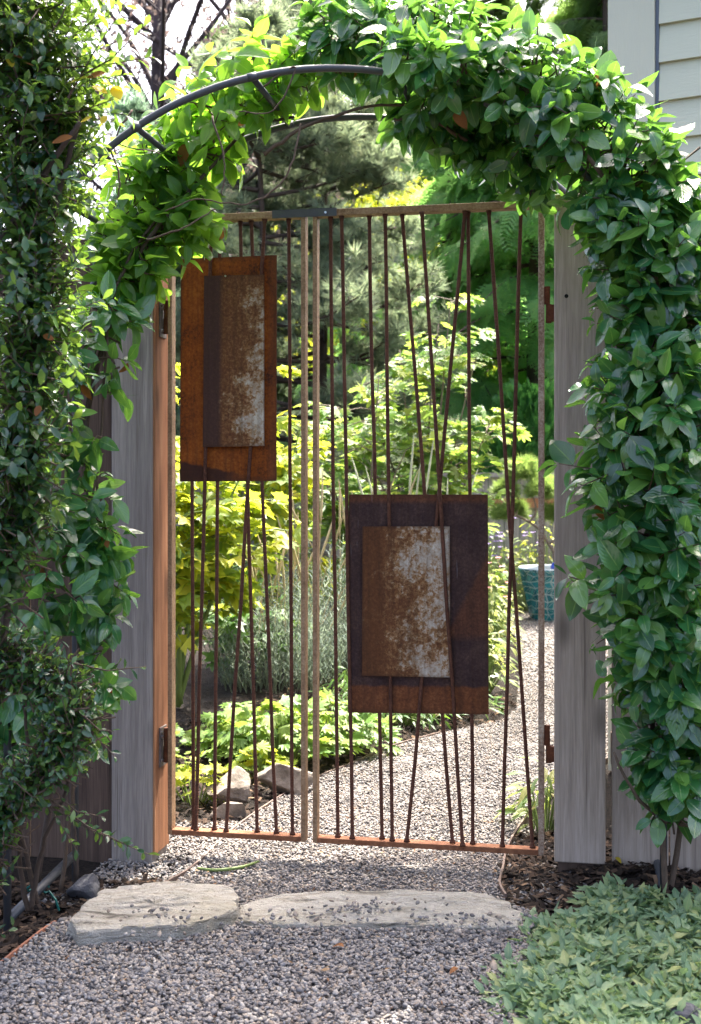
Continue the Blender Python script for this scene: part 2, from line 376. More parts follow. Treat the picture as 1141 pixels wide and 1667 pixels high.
m.base(m.ramp(a, [(.3, (.09, .075, .058)), (.5, (.20, .17, .14)), (.7, (.32, .28, .24))])).set(.9, spec=.25); m.bump(a, .8, .015); M['rock'] = m.m
m = NT('dark_boulder'); v = m.coord('World'); a = m.noise(v, 14, 8, .65)
m.base(m.ramp(a, [(.3, (.03, .03, .034)), (.6, (.09, .09, .10))])).set(.8, spec=.3); m.bump(a, .8, .015); M['rock_dark'] = m.m
m = NT('teal_tile'); m.base(m.ramp(m.rand(), [(0, (.012, .10, .13)), (.5, (.018, .15, .18)), (1, (.03, .21, .24))])).set(.25, spec=.5); M['tile'] = m.m
M['grout'] = plain('grout', (.42, .48, .50), .8, var=.15)
m = NT('blue_glass'); m.base((.02, .05, .35)).set(.08, spec=.6); M['ball'] = m.m
M['edging'] = plain('steel_edging', (.15, .105, .085), .7, spec=.3, var=.4, scale=30)
M['copper_edging'] = plain('copper_edging', (.28, .12, .07), .6, spec=.4, var=.5, scale=18)
M['tie'] = plain('green_tie_tape', (.01, .13, .11), .4, var=.2)

# ------------------------------------------------------------------ leaf templates (base at origin, tip along +Y, face +Z)
def grid_leaf(nseg, prof, fold, droop, width):
    V, U = [], []
    for i in range(nseg + 1):
        t = i / nseg; wv = prof(t) * width / 2
        y = t * (1 - .12 * droop * t); z = -droop * .35 * t * t + .06 * math.sin(t * 6.3) * .3
        for k in (-1, 0, 1):
            V.append((k * wv, y, z + abs(k) * wv * fold)); U.append((.5 + .5 * k, t))
    T = []
    for i in range(nseg):
        a = i * 3
        for k in (0, 1): T += [(a + k, a + k + 1, a + k + 4), (a + k, a + k + 4, a + k + 3)]
    return np.array(V), np.array(T), np.array(U)
ovate = lambda t: max(.03, math.sin(math.pi * min(1, t) ** .85) ** .8) if t < 1 else .0
LEAF_VINE = [grid_leaf(6, ovate, f, d, wd) for f, d, wd in ((.30, .5, .52), (.45, .9, .46), (.15, .1, .56), (.25, 1.3, .50), (.6, .6, .44), (.05, -.5, .54))]
spat = lambda t: (.12 + .95 * math.sin(math.pi * min(t, 1) ** 1.5) ** .8) if t < 1 else .1
LEAF_SMALL = [grid_leaf(3, lambda t: max(.1, math.sin(math.pi * t ** 1.25)), .3, .4, .42), grid_leaf(3, lambda t: max(.1, math.sin(math.pi * t ** 1.25)), .15, .9, .46)]
LEAF_COVER = [grid_leaf(6, lambda t: max(.05, math.sin(math.pi * t ** .8)) * (1 + (.12 if int(t * 6.01) % 2 else -.08)), f, d, .40) for f, d in ((.3, .4), (.2, .8))]
LEAF_BLADE = [grid_leaf(2, lambda t: 1 - t * .8, .2, .5, .10), grid_leaf(2, lambda t: 1 - t * .8, .2, -.2, .09)]
LEAF_LANCE = [grid_leaf(4, lambda t: max(.05, math.sin(math.pi * t ** .8)), .3, .7, .24)]
def lobed(angles, lens, valley, cup):
    """palmate leaf: tips at angles (deg from +Y) with lengths lens, valleys between"""
    P = [(0, 0, 0)]
    for i, (a, l) in enumerate(zip(angles, lens)):
        a0 = R(a); d = R(11)
        for aa, ll in ((a0 - d, l * .72), (a0, l), (a0 + d, l * .72)):
            P.append((math.sin(aa) * ll, math.cos(aa) * ll + .12, -cup * ll * ll))
        if i < len(angles) - 1:
            am = R((a + angles[i + 1]) / 2); lv = valley
            P.append((math.sin(am) * lv, math.cos(am) * lv + .12, cup * .15))
    V = np.array(P); n = len(P); c = np.array([[0, .12, .03]])
    V = np.vstack([V, c]); T = [(n, i + 1, i) for i in range(0, n - 1)] + [(n, 0, n - 1)]
    U = np.stack([V[:, 0] + .5, V[:, 1]], 1)
    return V, np.array(T), U
LEAF_MAPLE = [lobed((-105, -65, -30, 0, 30, 65, 105), (.42, .55, .68, .78, .68, .55, .42), .36, c) for c in (.12, .3)]
LEAF_BIG = [lobed((-110, -55, 0, 55, 110), (.46, .66, .85, .66, .46), .40, c) for c in (.1, .35)]
LEAF_ROUND = [lobed((-135, -100, -65, -32, 0, 32, 65, 100, 135), (.5, .52, .55, .57, .58, .57, .55, .52, .5), .46, c) for c in (.15, -.2)]
def tuft(n, spread, wd, seed):
    q = np.random.RandomState(seed); V, T = [], []
    for i in range(n):
        a = q.rand() * 6.283; s = spread * math.sqrt(q.rand()); l = .7 + .3 * q.rand()
        d = np.array([math.sin(s) * math.cos(a), math.cos(s), math.sin(s) * math.sin(a)])
        x = np.cross(d, [.3, .2, .9]); x /= np.linalg.norm(x); b = d * .0 + np.array([0, (q.rand() - .6) * .45, 0])
        V += [b - x * wd, b + x * wd, b + d * l]; T.append((3 * i, 3 * i + 1, 3 * i + 2))
    V = np.array(V); return V, np.array(T), np.zeros((len(V), 2))
TUFT = [tuft(18, 1.15, .035, k) for k in range(3)]
TUFT_BIG = [tuft(26, 1.3, .04, 9 + k) for k in range(3)]
def spray(seed, pairs=9, droop=.35, wd=.05):
    q = np.random.RandomState(seed); V, T = [], []
    def blade(p, d, l, wv):
        d = d / np.linalg.norm(d); x = np.array([d[1], -d[0], 0]); b = len(V)
        V.extend([p - x * wv, p + x * wv, p + d * l + np.array([0, 0, -droop * l * l * .5])]); T.append((b, b + 1, b + 2))
    for i in range(pairs):
        t = .08 + .9 * i / pairs; p = np.array([0, t, -droop * t * t]); L = .42 * (1 - t) ** .7 + .10
        for s in (-1, 1):
            d = np.array([s * .8, .75, -.08 - .2 * q.rand()]); ll = L * (.8 + .4 * q.rand()); blade(p, d, ll, wd * .55)
            for k in (.4, .7):
                pp = p + d / np.linalg.norm(d) * ll * k
                for s2 in (-1, 1): blade(pp, d + np.array([s2 * .55, -s2 * s * .5 + .1, 0]), ll * .38, wd * .45)
    blade(np.array([0, 0, 0.]), np.array([0, 1., -droop * .6]), 1.0, wd * .35)
    V = np.array(V); return V, np.array(T), np.zeros((len(V), 2))
SPRAY = [spray(k) for k in range(3)]
SPRAY_SMALL = [spray(k + 5, 5, .1, .11) for k in range(2)]

def unit(a): return a / np.maximum(1e-9, np.linalg.norm(a, axis=-1, keepdims=True))
class Leaves:
    def __init__(s): s.p = []; s.d = []; s.n = []; s.s = []
    def add(s, p, d, n, size): s.p.append(tuple(p)); s.d.append(tuple(d)); s.n.append(tuple(n)); s.s.append(size)
    def arrays(s):
        p = np.array(s.p); d = unit(np.array(s.d)); n = np.array(s.n); z = np.array(s.s)
        x = unit(np.cross(d, n)); zz = np.cross(x, d)
        return p, np.stack([x, d, zz], 2), z
    def joined(s, idx, tpl, name, mat, parent, kind='stuff'):
        p, Rm, z = s.arrays(); out = []
        Vs, Ts, Us = [], [], []; off = 0
        for k, (V, T, U) in enumerate(tpl):
            ii = idx[np.arange(len(idx)) % len(tpl) == k]
            if not len(ii): continue
            W = np.einsum('mij,nj->mni', Rm[ii], V) * z[ii][:, None, None] + p[ii][:, None, :]
            Vs.append(W.reshape(-1, 3)); Us.append(np.tile(U, (len(ii), 1)))
            Ts.append((T[None] + (np.arange(len(ii)) * len(V))[:, None, None] + off).reshape(-1, 3)); off += len(ii) * len(V)
        return link(np_mesh(np.vstack(Vs), np.vstack(Ts), np.vstack(Us)), name, mat, parent, kind)
    def all(s, tpl, name, mat, parent, kind='stuff'): return s.joined(np.arange(len(s.p)), tpl, name, mat, parent, kind)
    def split(s, tpl, mat, parent, nmax=300, rest='foliage'):
        """the nmax leaves that show largest become objects, the rest one joined part"""
        p, Rm, z = s.arrays()
        px = p[:, 0] / p[:, 1] * FPX + CX; py = HY - (p[:, 2] - CAMH) / p[:, 1] * FPX
        face = np.abs(Rm[:, 1, 2]) * .5 + .6
        score = z / p[:, 1] * face; score[(px < 5) | (px > 1136) | (py < 5) | (py > 1662)] = -1
        near = -p[:, 1] / p[:, 1].std(); score = score / score.max() + .25 * near
        score[(px < 5) | (px > 1136) | (py < 5) | (py > 1662)] = -99
        order = np.argsort(-score); sel = order[:nmax]; other = order[nmax:]
        mes = []
        for V, T, U in tpl:
            me = np_mesh(V, T, U); me.materials.append(mat); mes.append(me)
        Pi = WM[parent.name].inverted()
        for k, i in enumerate(sel):
            o = bpy.data.objects.new('leaf', mes[k % len(mes)]); COL.objects.link(o); o.parent = parent
            Mx = Matrix(Rm[i].tolist()).to_4x4(); Mx.translation = Vector(p[i].tolist())
            L = Pi @ Mx; o.rotation_mode = 'QUATERNION'; o.location = L.translation; o.rotation_quaternion = L.to_quaternion(); o.scale = [z[i]] * 3
        if len(other): s.joined(other, tpl, rest, mat, parent)

def rv(s=1.0): return Vector((rng.gauss(0, s), rng.gauss(0, s), rng.gauss(0, s)))
def rdir():
    v = rv(); return v.normalized()
def polyline(pts, t):
    k = t * (len(pts) - 1); i = min(int(k), len(pts) - 2); return pts[i].lerp(pts[i + 1], k - i)
def smooth_path(pts, n):
    """Catmull-Rom through pts"""
    P = [pts[0]] + list(pts) + [pts[-1]]; out = []
    for i in range(len(pts) - 1):
        p0, p1, p2, p3 = (Vector(P[i + k]) for k in range(4))
        for k in range(n):
            t = k / n
            out.append(.5 * ((2 * p1) + (p2 - p0) * t + (2 * p0 - 5 * p1 + 4 * p2 - p3) * t * t + (3 * p1 - p0 - 3 * p2 + p3) * t ** 3))
    out.append(Vector(pts[-1])); return out

# ------------------------------------------------------------------ ground and paths
def interp(tab, y): return float(np.interp(y, [a for a, b in tab], [b for a, b in tab]))
LEFT = [(-1, -.95), (2.5, -.93), (2.84, -.82), (3.12, -.76), (3.4, -.62), (3.61, -.495), (3.92, -.43), (4.11, -.39), (4.45, -.288), (4.8, -.148), (5.1, .022), (5.4, .177), (5.7, .42), (6.0, .74), (6.3, .85), (7.5, 1.03), (9.2, 1.24), (10.6, 1.3), (11.2, 1.3)]
RIGHT = [(-1, .75), (2.6, .72), (3.1, .52), (3.35, .43), (3.53, .425), (3.87, .487), (4.07, .542), (4.23, .598), (4.63, .765), (5.2, 1.1), (6, 1.7), (8, 2.6), (11.2, 3.2)]
def sstep(a, b, x):
    t = np.clip((x - a) / (b - a), 0, 1); return t * t * (3 - 2 * t)
def gh(x, y):
    z = .035 * (1 - sstep(3.12, 3.38, y))
    z = z + .075 * np.exp(-(((x - .82) / .30) ** 2 + ((y - 3.42) / .32) ** 2) ** 1.5) * (1 - sstep(3.9, 4.2, y))
    z = z + .12 * sstep(0, 1.2, LEFTnp(y) - x) * sstep(4.6, 6.5, y)
    z = z - .03 * sstep(.02, .2, LEFTnp(y) - x) * (1 - sstep(3.2, 3.5, y))
    return z
LA = np.array(LEFT); RA = np.array(RIGHT)
def LEFTnp(y): return np.interp(y, LA[:, 0], LA[:, 1])
def RIGHTnp(y): return np.interp(y, RA[:, 0], RA[:, 1])
def gz(x, y): return float(gh(np.array(x, float), np.array(y, float)))
xs = np.concatenate([[-120, -60, -30, -15, -8], np.arange(-5, 5.01, .06), [8, 15, 30, 60, 120]])
ys = np.concatenate([[-60, -30, -15, -6, -2], np.arange(0, 12.01, .06), np.arange(12.5, 20, .5), [24, 30, 45, 80, 160]])
X, Y = np.meshgrid(xs, ys); Z = gh(X, Y) + .006 * np.sin(X * 23 + np.sin(Y * 17)) * np.cos(Y * 19) * (np.abs(X) < 5) - .012
V = np.stack([X, Y, Z], 2).reshape(-1, 3); nx, ny = len(xs), len(ys)
I = (np.arange(ny - 1)[:, None] * nx + np.arange(nx - 1)[None]).ravel()
T = np.vstack([np.stack([I, I + 1, I + nx + 1], 1), np.stack([I, I + nx + 1, I + nx], 1)])
link(np_mesh(V, T), 'ground', M['mulch'], None, 'structure')
yy = np.concatenate([np.arange(-1, 2.3, .3), np.arange(2.3, 6.5, .04), np.arange(6.5, 11.21, .15)]); nc = 30
X = LEFTnp(yy)[:, None] + (RIGHTnp(yy) - LEFTnp(yy))[:, None] * np.linspace(0, 1, nc)[None]; Y = np.repeat(yy[:, None], nc, 1)
Z = gh(X, Y) + .004 + .004 * np.sin(X * 13 + 2 * np.sin(Y * 7)) * np.cos(Y * 11)
V = np.stack([X, Y, Z], 2).reshape(-1, 3); I = (np.arange(len(yy) - 1)[:, None] * nc + np.arange(nc - 1)[None]).ravel()
T = np.vstack([np.stack([I, I + 1, I + nc + 1], 1), np.stack([I, I + nc + 1, I + nc], 1)])
link(np_mesh(V, T), 'gravel_path', M['gravel'], None, 'structure')

# loose pebbles
ph = (1 + 5 ** .5) / 2
ICO = unit(np.array([(-1, ph, 0), (1, ph, 0), (-1, -ph, 0), (1, -ph, 0), (0, -1, ph), (0, 1, ph), (0, -1, -ph), (0, 1, -ph), (ph, 0, -1), (ph, 0, 1), (-ph, 0, -1), (-ph, 0, 1)], float))
ICOT = np.array([(0, 11, 5), (0, 5, 1), (0, 1, 7), (0, 7, 10), (0, 10, 11), (1, 5, 9), (5, 11, 4), (11, 10, 2), (10, 7, 6), (7, 1, 8), (3, 9, 4), (3, 4, 2), (3, 2, 6), (3, 6, 8), (3, 8, 9), (4, 9, 5), (2, 4, 11), (6, 2, 10), (8, 6, 7), (9, 8, 1)])
OCT = np.array([(1, 0, 0), (-1, 0, 0), (0, 1, 0), (0, -1, 0), (0, 0, 1), (0, 0, -1)], float)
OCTT = np.array([(0, 2, 4), (2, 1, 4), (1, 3, 4), (3, 0, 4), (2, 0, 5), (1, 2, 5), (3, 1, 5), (0, 3, 5)])
def rand_rot(n):
    q = nr.randn(n, 4); q /= np.linalg.norm(q, axis=1, keepdims=True); a, b, c, d = q.T
    return np.stack([np.stack([1 - 2 * (c * c + d * d), 2 * (b * c - a * d), 2 * (b * d + a * c)], 1), np.stack([2 * (b * c + a * d), 1 - 2 * (b * b + d * d), 2 * (c * d - a * b)], 1), np.stack([2 * (b * d - a * c), 2 * (c * d + a * b), 1 - 2 * (b * b + c * c)], 1)], 1)
def pebbles(P, rad, tplV, tplT):
    n = len(P); J = tplV[None] * (1 + .22 * nr.randn(n, len(tplV), 1))
    J = J * (rad[:, None, None] * np.stack([nr.uniform(.8, 1.35, n), nr.uniform(.7, 1.05, n), nr.uniform(.45, .75, n)], 1)[:, None, :])
    Rz = rand_rot(n); flat = nr.uniform(0, 6.283, n); tilt = nr.randn(n, 2) * .28
    c, s = np.cos(flat), np.sin(flat); Z0 = np.zeros(n); O = np.ones(n)
    Ra = np.stack([np.stack([c, -s, Z0], 1), np.stack([s, c, Z0], 1), np.stack([Z0, Z0, O], 1)], 1)
    W = np.einsum('nij,nkj->nki', Ra, J); W[:, :, 2] += W[:, :, 0] * tilt[:, :1] + W[:, :, 1] * tilt[:, 1:]
    W += P[:, None, :]
    T = (tplT[None] + (np.arange(n) * len(tplV))[:, None, None]).reshape(-1, 3)
    return W.reshape(-1, 3), T
def path_points(n, y0, y1, lift):
    y = nr.uniform(y0, y1, n); u = nr.uniform(.0, 1.0, n); x = LEFTnp(y) + (RIGHTnp(y) - LEFTnp(y)) * u
    return np.stack([x, y, gh(x, y) + lift * nr.uniform(-.2, 1, n) + .004], 1)
P = path_points(40000, 2.35, 3.3, .011); V1, T1 = pebbles(P, nr.uniform(.0032, .0072, len(P)) * (1 + (nr.rand(len(P)) > .985) * .8), ICO, ICOT)
P = path_points(22000, 3.3, 4.6, .007); V2, T2 = pebbles(P, nr.uniform(.003, .0062, len(P)), ICO, ICOT)
P = path_points(24000, 4.6, 7.2, .006); V3, T3 = pebbles(P, nr.uniform(.004, .008, len(P)), OCT, OCTT)
P = path_points(12000, 7.2, 11.0, .007); V4, T4 = pebbles(P, nr.uniform(.006, .012, len(P)), OCT, OCTT)
# the gravel that has been kicked into the mulch by the right post
y = nr.uniform(3.3, 4.2, 1500); x = RIGHTnp(y) + np.abs(nr.randn(1500)) * .14 - .02
V5, T5 = pebbles(np.stack([x, y, gh(x, y) - .004], 1), nr.uniform(.004, .008, 1500), ICO, ICOT)
y = nr.uniform(3.42, 4.25, 4200); x = LEFTnp(y) - np.abs(nr.rand(4200)) ** 1.4 * .30
V6, T6 = pebbles(np.stack([x, y, gh(x, y) - .006 + .006 * nr.rand(4200)], 1), nr.uniform(.003, .0065, 4200), ICO, ICOT)
Vs = [V1, V2, V3, V4, V5, V6]; off = np.cumsum([0] + [len(q) for q in Vs])
link(np_mesh(np.vstack(Vs), np.vstack([t + o for t, o in zip((T1, T2, T3, T4, T5, T6), off)])), 'gravel', M['pebble'], None, 'stuff')

# bark chips on the beds
def chips(n, region, name):
    Vv, Tt = [], []
    for i in range(n):
        x, y = region(); z = gz(x, y) + rng.uniform(-.006, .008)
        a = rng.uniform(0, 6.28); l, wd = rng.uniform(.006, .022), rng.uniform(.003, .008)
        d = Vector((math.cos(a), math.sin(a), rng.gauss(0, .3))) * l; s = Vector((-math.sin(a), math.cos(a), rng.gauss(0, .4))) * wd
        c = Vector((x, y, z)); b = len(Vv); up = Vector((0, 0, wd * .7))
        Vv += [c - d - s, c + d - s, c + d + s, c - d + s, c + up]
        Tt += [(b, b + 1, b + 4), (b + 1, b + 2, b + 4), (b + 2, b + 3, b + 4), (b + 3, b, b + 4)]
    return link(np_mesh(np.array(Vv), np.array(Tt), smooth=False), name, M['chip'], None, 'stuff')
m = NT('bark_chip'); m.base(m.ramp(m.rand(), [(0, (.008, .006, .005)), (.6, (.03, .02, .014)), (.92, (.07, .045, .03)), (1, (.20, .13, .08))])).set(.95, spec=.2); M['chip'] = m.m
m = NT('dry_bit'); m.base(m.ramp(m.rand(), [(0, (.05, .03, .02)), (.5, (.16, .08, .04)), (1, (.32, .22, .12))])).set(.9, spec=.2); M['dry_bit'] = m.m
def reg_bed():
    k = rng.random()
    if k < .4: y = rng.uniform(3.2, 4.1); return interp(RIGHT, y) + rng.uniform(0, .75), y
    if k < .7:
        y = rng.uniform(2.6, 3.6); return interp(LEFT, y) - rng.uniform(.01, .5), y
    y = rng.uniform(4.2, 6.8); return interp(LEFT, y) - rng.uniform(.0, 1.2), y
chips(9000, reg_bed, 'bark_mulch')

# ------------------------------------------------------------------ house on the right
HC = at(1000, 0, 5.0); HCx, HCy = HC.x, HC.y; ha = R(26)
def hw(u, o, z):            # u along the front wall to the right, o outwards (towards the viewer)
    return Vector((HCx + u * math.cos(ha) - o * math.sin(ha), HCy - u * math.sin(ha) - o * math.cos(ha), z))
def hu(px):
    k = (px - CX) / FPX; return (k * HCy - HCx) / (math.cos(ha) + k * math.sin(ha))
house = thing('house', hw(2, -2.5, 0), 'grey green house with lap siding and a wide corner board', 'house')
MB().box(hw, .002, 3.8, -3, -.03, -.05, 3.365).build('wall', M['trim'], house)
u1, u2 = hu(1068), hu(1074)
MB().box(hw, -.02, u1, -.03, .028, 0, 3.365).build('corner_board', M['trim'], house, bevel=.003)
MB().box(hw, u1 + .001, u2, -.03, .016, 0, 3.365).build('trim_strip', M['strip'], house)
MB().box(hw, -.02, .0, -.22, -.031, 0, 3.365).build('corner_board', M['trim'], house, bevel=.003)
ex = 64 * 4.8 / FPX; z0 = CAMH + (HY - 42) / FPX * (HCy - u2 * math.sin(ha)) - 19 * ex
for i in range(24):
    a, b = z0 + i * ex, z0 + (i + 1) * ex + .02
    if a > 3.3 or b < 0: continue
    b = min(b, 3.366)
    MB().hexa([hw(u2 + .001, -.028, a), hw(u2 + .001, .024, a), hw(3.8, .024, a), hw(3.8, -.028, a),
               hw(u2 + .001, -.028, b), hw(u2 + .001, .004, b), hw(3.8, .004, b), hw(3.8, -.028, b)]).build('siding_board', M['siding'], house)
RF = [hw(-.06, .12, 3.42), hw(4.0, .12, 3.42), hw(4.0, -3.1, 3.42), hw(-.06, -3.1, 3.42)]; RG = [hw(1.4, -1.45, 3.95), hw(2.6, -1.45, 3.95), hw(2.6, -1.55, 3.95), hw(1.4, -1.55, 3.95)]
MB().hexa([p - Vector((0, 0, .05)) for p in RF] + RF).build('eave_board', M['trim'], house)
MB().hexa([p + Vector((0, 0, .002)) for p in RF] + RG).build('roof', M['roof'], house)

# ------------------------------------------------------------------ gate frame of reference
GA = R(10.8); GY = 3.74; gc, gs = math.cos(GA), math.sin(GA)
def gw(u, y, z): return Vector((u * gc + y * gs, GY - u * gs + y * gc, z))
def G(px, py, yoff=0.0):
    k = (px - CX) / FPX; t = (GY * gc + yoff) / (k * gs + gc)
    P = Vector((k * t, t, CAMH - (py - HY) / FPX * t)); d = P - Vector((0, GY, 0))
    return d.x * gc - d.y * gs, P.z
def gu(px, py=800, yoff=0.0): return G(px, py, yoff)[0]

# posts and fences
def post(name, ua, ub, ya, yb, zb, zt, label, mat):
    p = thing(name, gw((ua + ub) / 2, (ya + yb) / 2, zb), label, 'post', -GA)
    MB().box(gw, ua, ub, ya, yb, zb, zt).build('timber', mat, p, bevel=.004)
    return p
FY = -.07
uL0, uL1 = gu(181, 900, FY), gu(248, 900, FY)
lp = post('gate_post', uL0, uL1, FY, FY + .14, -.03, 1.98, 'weathered grey left gate post with an orange cedar inner face', M['wood_left_shaded'])
MB().box(gw, uL1 + .001, uL1 + .006, FY + .004, FY + .138, .02, 1.975).build('jamb_board', M['cedar_wood'], lp, label='orange cedar inner face of post')
FYR = -.085
uR0, uR1 = gu(902, 900, FYR), gu(986, 900, FYR)
rp = post('gate_post', uR0, uR1, FYR, FYR + .13, .075, 2.0, 'wide weathered grey right gate post beside the glossy vine', M['wood'])
MB().box(gw, uR0 + .01, uR1 - .015, FYR + .01, FYR + .12, -.05, .0745).build('post_foot', M['wood_brown'], rp)
MB().tube([gw(gu(922, 482, FYR), FYR - .001, G(922, 482, FYR)[1]), gw(gu(922, 482, FYR), FYR + .0, G(922, 482, FYR)[1])], .006, 8).build('bolt_hole', plain('hole', (.005, .004, .004), 1), rp)
def fence(label, edges, ya, zb, zt, mat, name='board_fence'):
    f = thing(name, gw((edges[0] + edges[-1]) / 2, ya, 0), label, 'fence', -GA)
    for i in range(len(edges) - 1):
        a, b = sorted((edges[i], edges[i + 1])); q = rng.uniform(0, .004)
        MB().box(gw, a + .002, b - .002, ya + q, ya + .022 + q, zb + rng.uniform(-.01, .01), zt + rng.uniform(-.005, .005)).build('board', mat, f, bevel=.002)
    lo, hi = min(edges), max(edges)
    for z in (.35, 1.55): MB().box(gw, lo, hi, ya + .03, ya + .07, z, z + .09).build('rail', mat, f)
    return f
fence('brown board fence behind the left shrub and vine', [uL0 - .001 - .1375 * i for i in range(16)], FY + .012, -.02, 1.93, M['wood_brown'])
fence('grey board fence between the right post and the house', [gu(995, 900, FYR)] + [gu(1091, 900, FYR) + .165 * i for i in range(8)], FYR + .03, .05, 1.9, M['wood'])

# ------------------------------------------------------------------ the two gate leaves
Z = lambda px, py: G(px, py)[1]
ZB, ZT = .5 * (Z(283, 1358) + Z(880, 1388)), .5 * (Z(345, 350) + Z(870, 332)) + .003
def sheet_mesh(corners, ya, yb):
    """corners bl, br, tr, tl as (u,z); front face at ya with UV 0..1"""
    me = bpy.data.meshes.new('mesh')
    P = [gw(u, y, z) for y in (ya, yb) for u, z in corners]
    F = [(0, 1, 2, 3), (7, 6, 5, 4), (0, 4, 5, 1), (1, 5, 6, 2), (2, 6, 7, 3), (3, 7, 4, 0)]
    me.from_pydata([tuple(p) for p in P], [], F); l = me.uv_layers.new(name='UVMap'); uvs = [(0, 0), (1, 0), (1, 1), (0, 1)] * 2
    for lp_ in me.loops: l.data[lp_.index].uv = uvs[lp_.vertex_index]
    me.update(); return me
def gate(name, label, ua, ub, rods, panels, paleL, paleR):
    g = thing(name, gw(ua, 0, ZB), label, 'gate', -GA); s = .019; wd = .0135; wr = .017 if paleR else wd
    zt = ZT
    MB().box(gw, ua, ua + wd, -s, s, ZB, zt - .0215).build('stile', M['rust_stile_pale' if paleL else 'rust_frame'], g, bevel=.0015)
    MB().box(gw, ub - wr, ub, -s, s, ZB, zt - .0215).build('stile', M['rust_stile_pale' if paleR else 'rust_frame'], g, bevel=.0015)
    MB().box(gw, ua, ub, -s, s, zt - .021, zt).build('top_rail', M['rust_frame'], g, bevel=.0015)
    MB().box(gw, ua + wd + .0005, ub - wr - .0005, -s, s, ZB, ZB + .016).build('bottom_rail', M['rust_rail'], g, bevel=.0015)
    for (t0, b0, off) in rods:
        u0, u1 = gu(t0, 345, off), gu(b0, 1365, off)
        zb_, zt_ = ZB + .0162, zt - .0212; kk = [0, .004, .008] + [k / 8 for k in range(1, 8)] + [.994, .997, 1]
        MB().tube([gw(u0 + (u1 - u0) * k + (rng.gauss(0, .0009) if .01 < k < .99 else 0), off, zt_ + (zb_ - zt_) * k) for k in kk], [.0085, .007] + [.0056] * 9 + [.0085, .0095], 8, True).build('rod', M['rust_rod'], g, smooth=True)
    for cs, ya, yb, mt in panels:
        link(sheet_mesh([G(px, py, ya) for px, py in cs], ya, yb), 'panel', M[mt], g)
    return g
uA, uB, uC, uD = gu(276), gu(499), gu(511), gu(886)
LR = [(312, 315, .006), (344, 319, -.008), (358, 349, .006), (391, 418.6, .007), (409, 450, .005), (431, 368, -.008), (470, 476, 0)]
RR = [(538, 550, 0), (556, 573.6, -.008), (601, 622, .006), (627, 638.5, -.008), (654.6, 736.6, .006), (686.6, 753, -.021), (757, 662, -.0085), (762, 769.5, .006), (795.5, 867, .0), (848, 817.7, -.005)]
g1 = gate('metal_gate', 'narrow left leaf of rusty rod gate with a high tall rust plate', uA, uB, LR,
          [([(292.5, 784), (450, 783), (450.5, 415), (294.5, 422)], -.001, .001, 'outer_left'),
           ([(330, 728), (430, 726), (430, 447), (332, 449)], -.0165, -.0145, 'inner_left')], False, False)
g2 = gate('metal_gate', 'wide right leaf of rusty rod gate with a low dark rust plate', uC, uD, RR,
          [([(566, 1160), (795.5, 1163), (794, 805), (568, 805)], -.001, .001, 'outer_right'),
           ([(589, 1100), (733, 1103), (732, 857), (590, 857)], -.0165, -.0145, 'inner_right')], False, True)
# latch bar that bridges the two leaves, fixed to the right one
ul0, ul1 = gu(443, 350, -.02), gu(548, 350, -.02)
MB().box(gw, ul0, ul1, -.022, .022, ZT + .0005, ZT + .003).box(gw, ul0, ul1, -.022, -.0185, ZT - .022, ZT + .0).build('latch_bar', M['dark_bar'], g2)
lb = MB().tube([gw(gu(530, 350, -.022), -.0225, ZT - .011), gw(gu(530, 350, -.022), -.026, ZT - .011)], .0035, 8).build('screw', M['bolt'], g2)
# small screw holding the left inner plate
MB().tube([gw(gu(367, 451, -.0165), -.0167, Z(367, 451)), gw(gu(367, 451, -.0165), -.0195, Z(367, 451))], .0028, 8).build('screw', M['bolt'], g1)
def hinge_left(pyA, pyB):
    zt, zb = Z(262, pyA), Z(262, pyB); zm = (zt + zb) / 2; us = uL1 + .0062
    h = MB().box(gw, us, us + .005, -.03, .03, zb, zt).build('hinge', M['hinge_plate'], g1, bevel=.001)
    u = (us + uA) / 2 + .005
    MB().tube([gw(u, .0, zb + .012), gw(u, .0, zm)], .012, 10).tube([gw(u, 0, zm + .001), gw(u, 0, zt - .004)], .011, 10).box(gw, u, uA, -.006, .006, zm + .004, zt - .01).build('barrel', M['rust_hinge'], h, smooth=False)
    for zz in (zt - .016, zt - .03, zb + .02):
        MB().tube([gw(us + .0055, -.018, zz), gw(us + .011, -.018, zz)], .0055, 6).build('bolt', M['bolt'], h)
hinge_left(488, 550); hinge_left(1182, 1246)
def hinge_right(pyA, pyB, pyM):
    zt, zb, zm = Z(890, pyA), Z(890, pyB), Z(890, pyM); u = uD + .0085
    h = MB().box(gw, uD + .0002, u, -.0135, .0115, zm + .002, zt - .003).tube([gw(u, -.004, zm + .0005), gw(u, -.004, zt)], .0085, 10).build('hinge', M['rust_hinge'], g2)
    MB().tube([gw(u + .0045, -.004, zb), gw(u + .0045, -.004, zm)], .0085, 10).box(gw, u + .004, uR0 - .0005, -.014, .006, zb + .004, zm - .002).build('barrel', M['rust_hinge'], h)
hinge_right(467, 526, 496); hinge_right(1180, 1241, 1213)

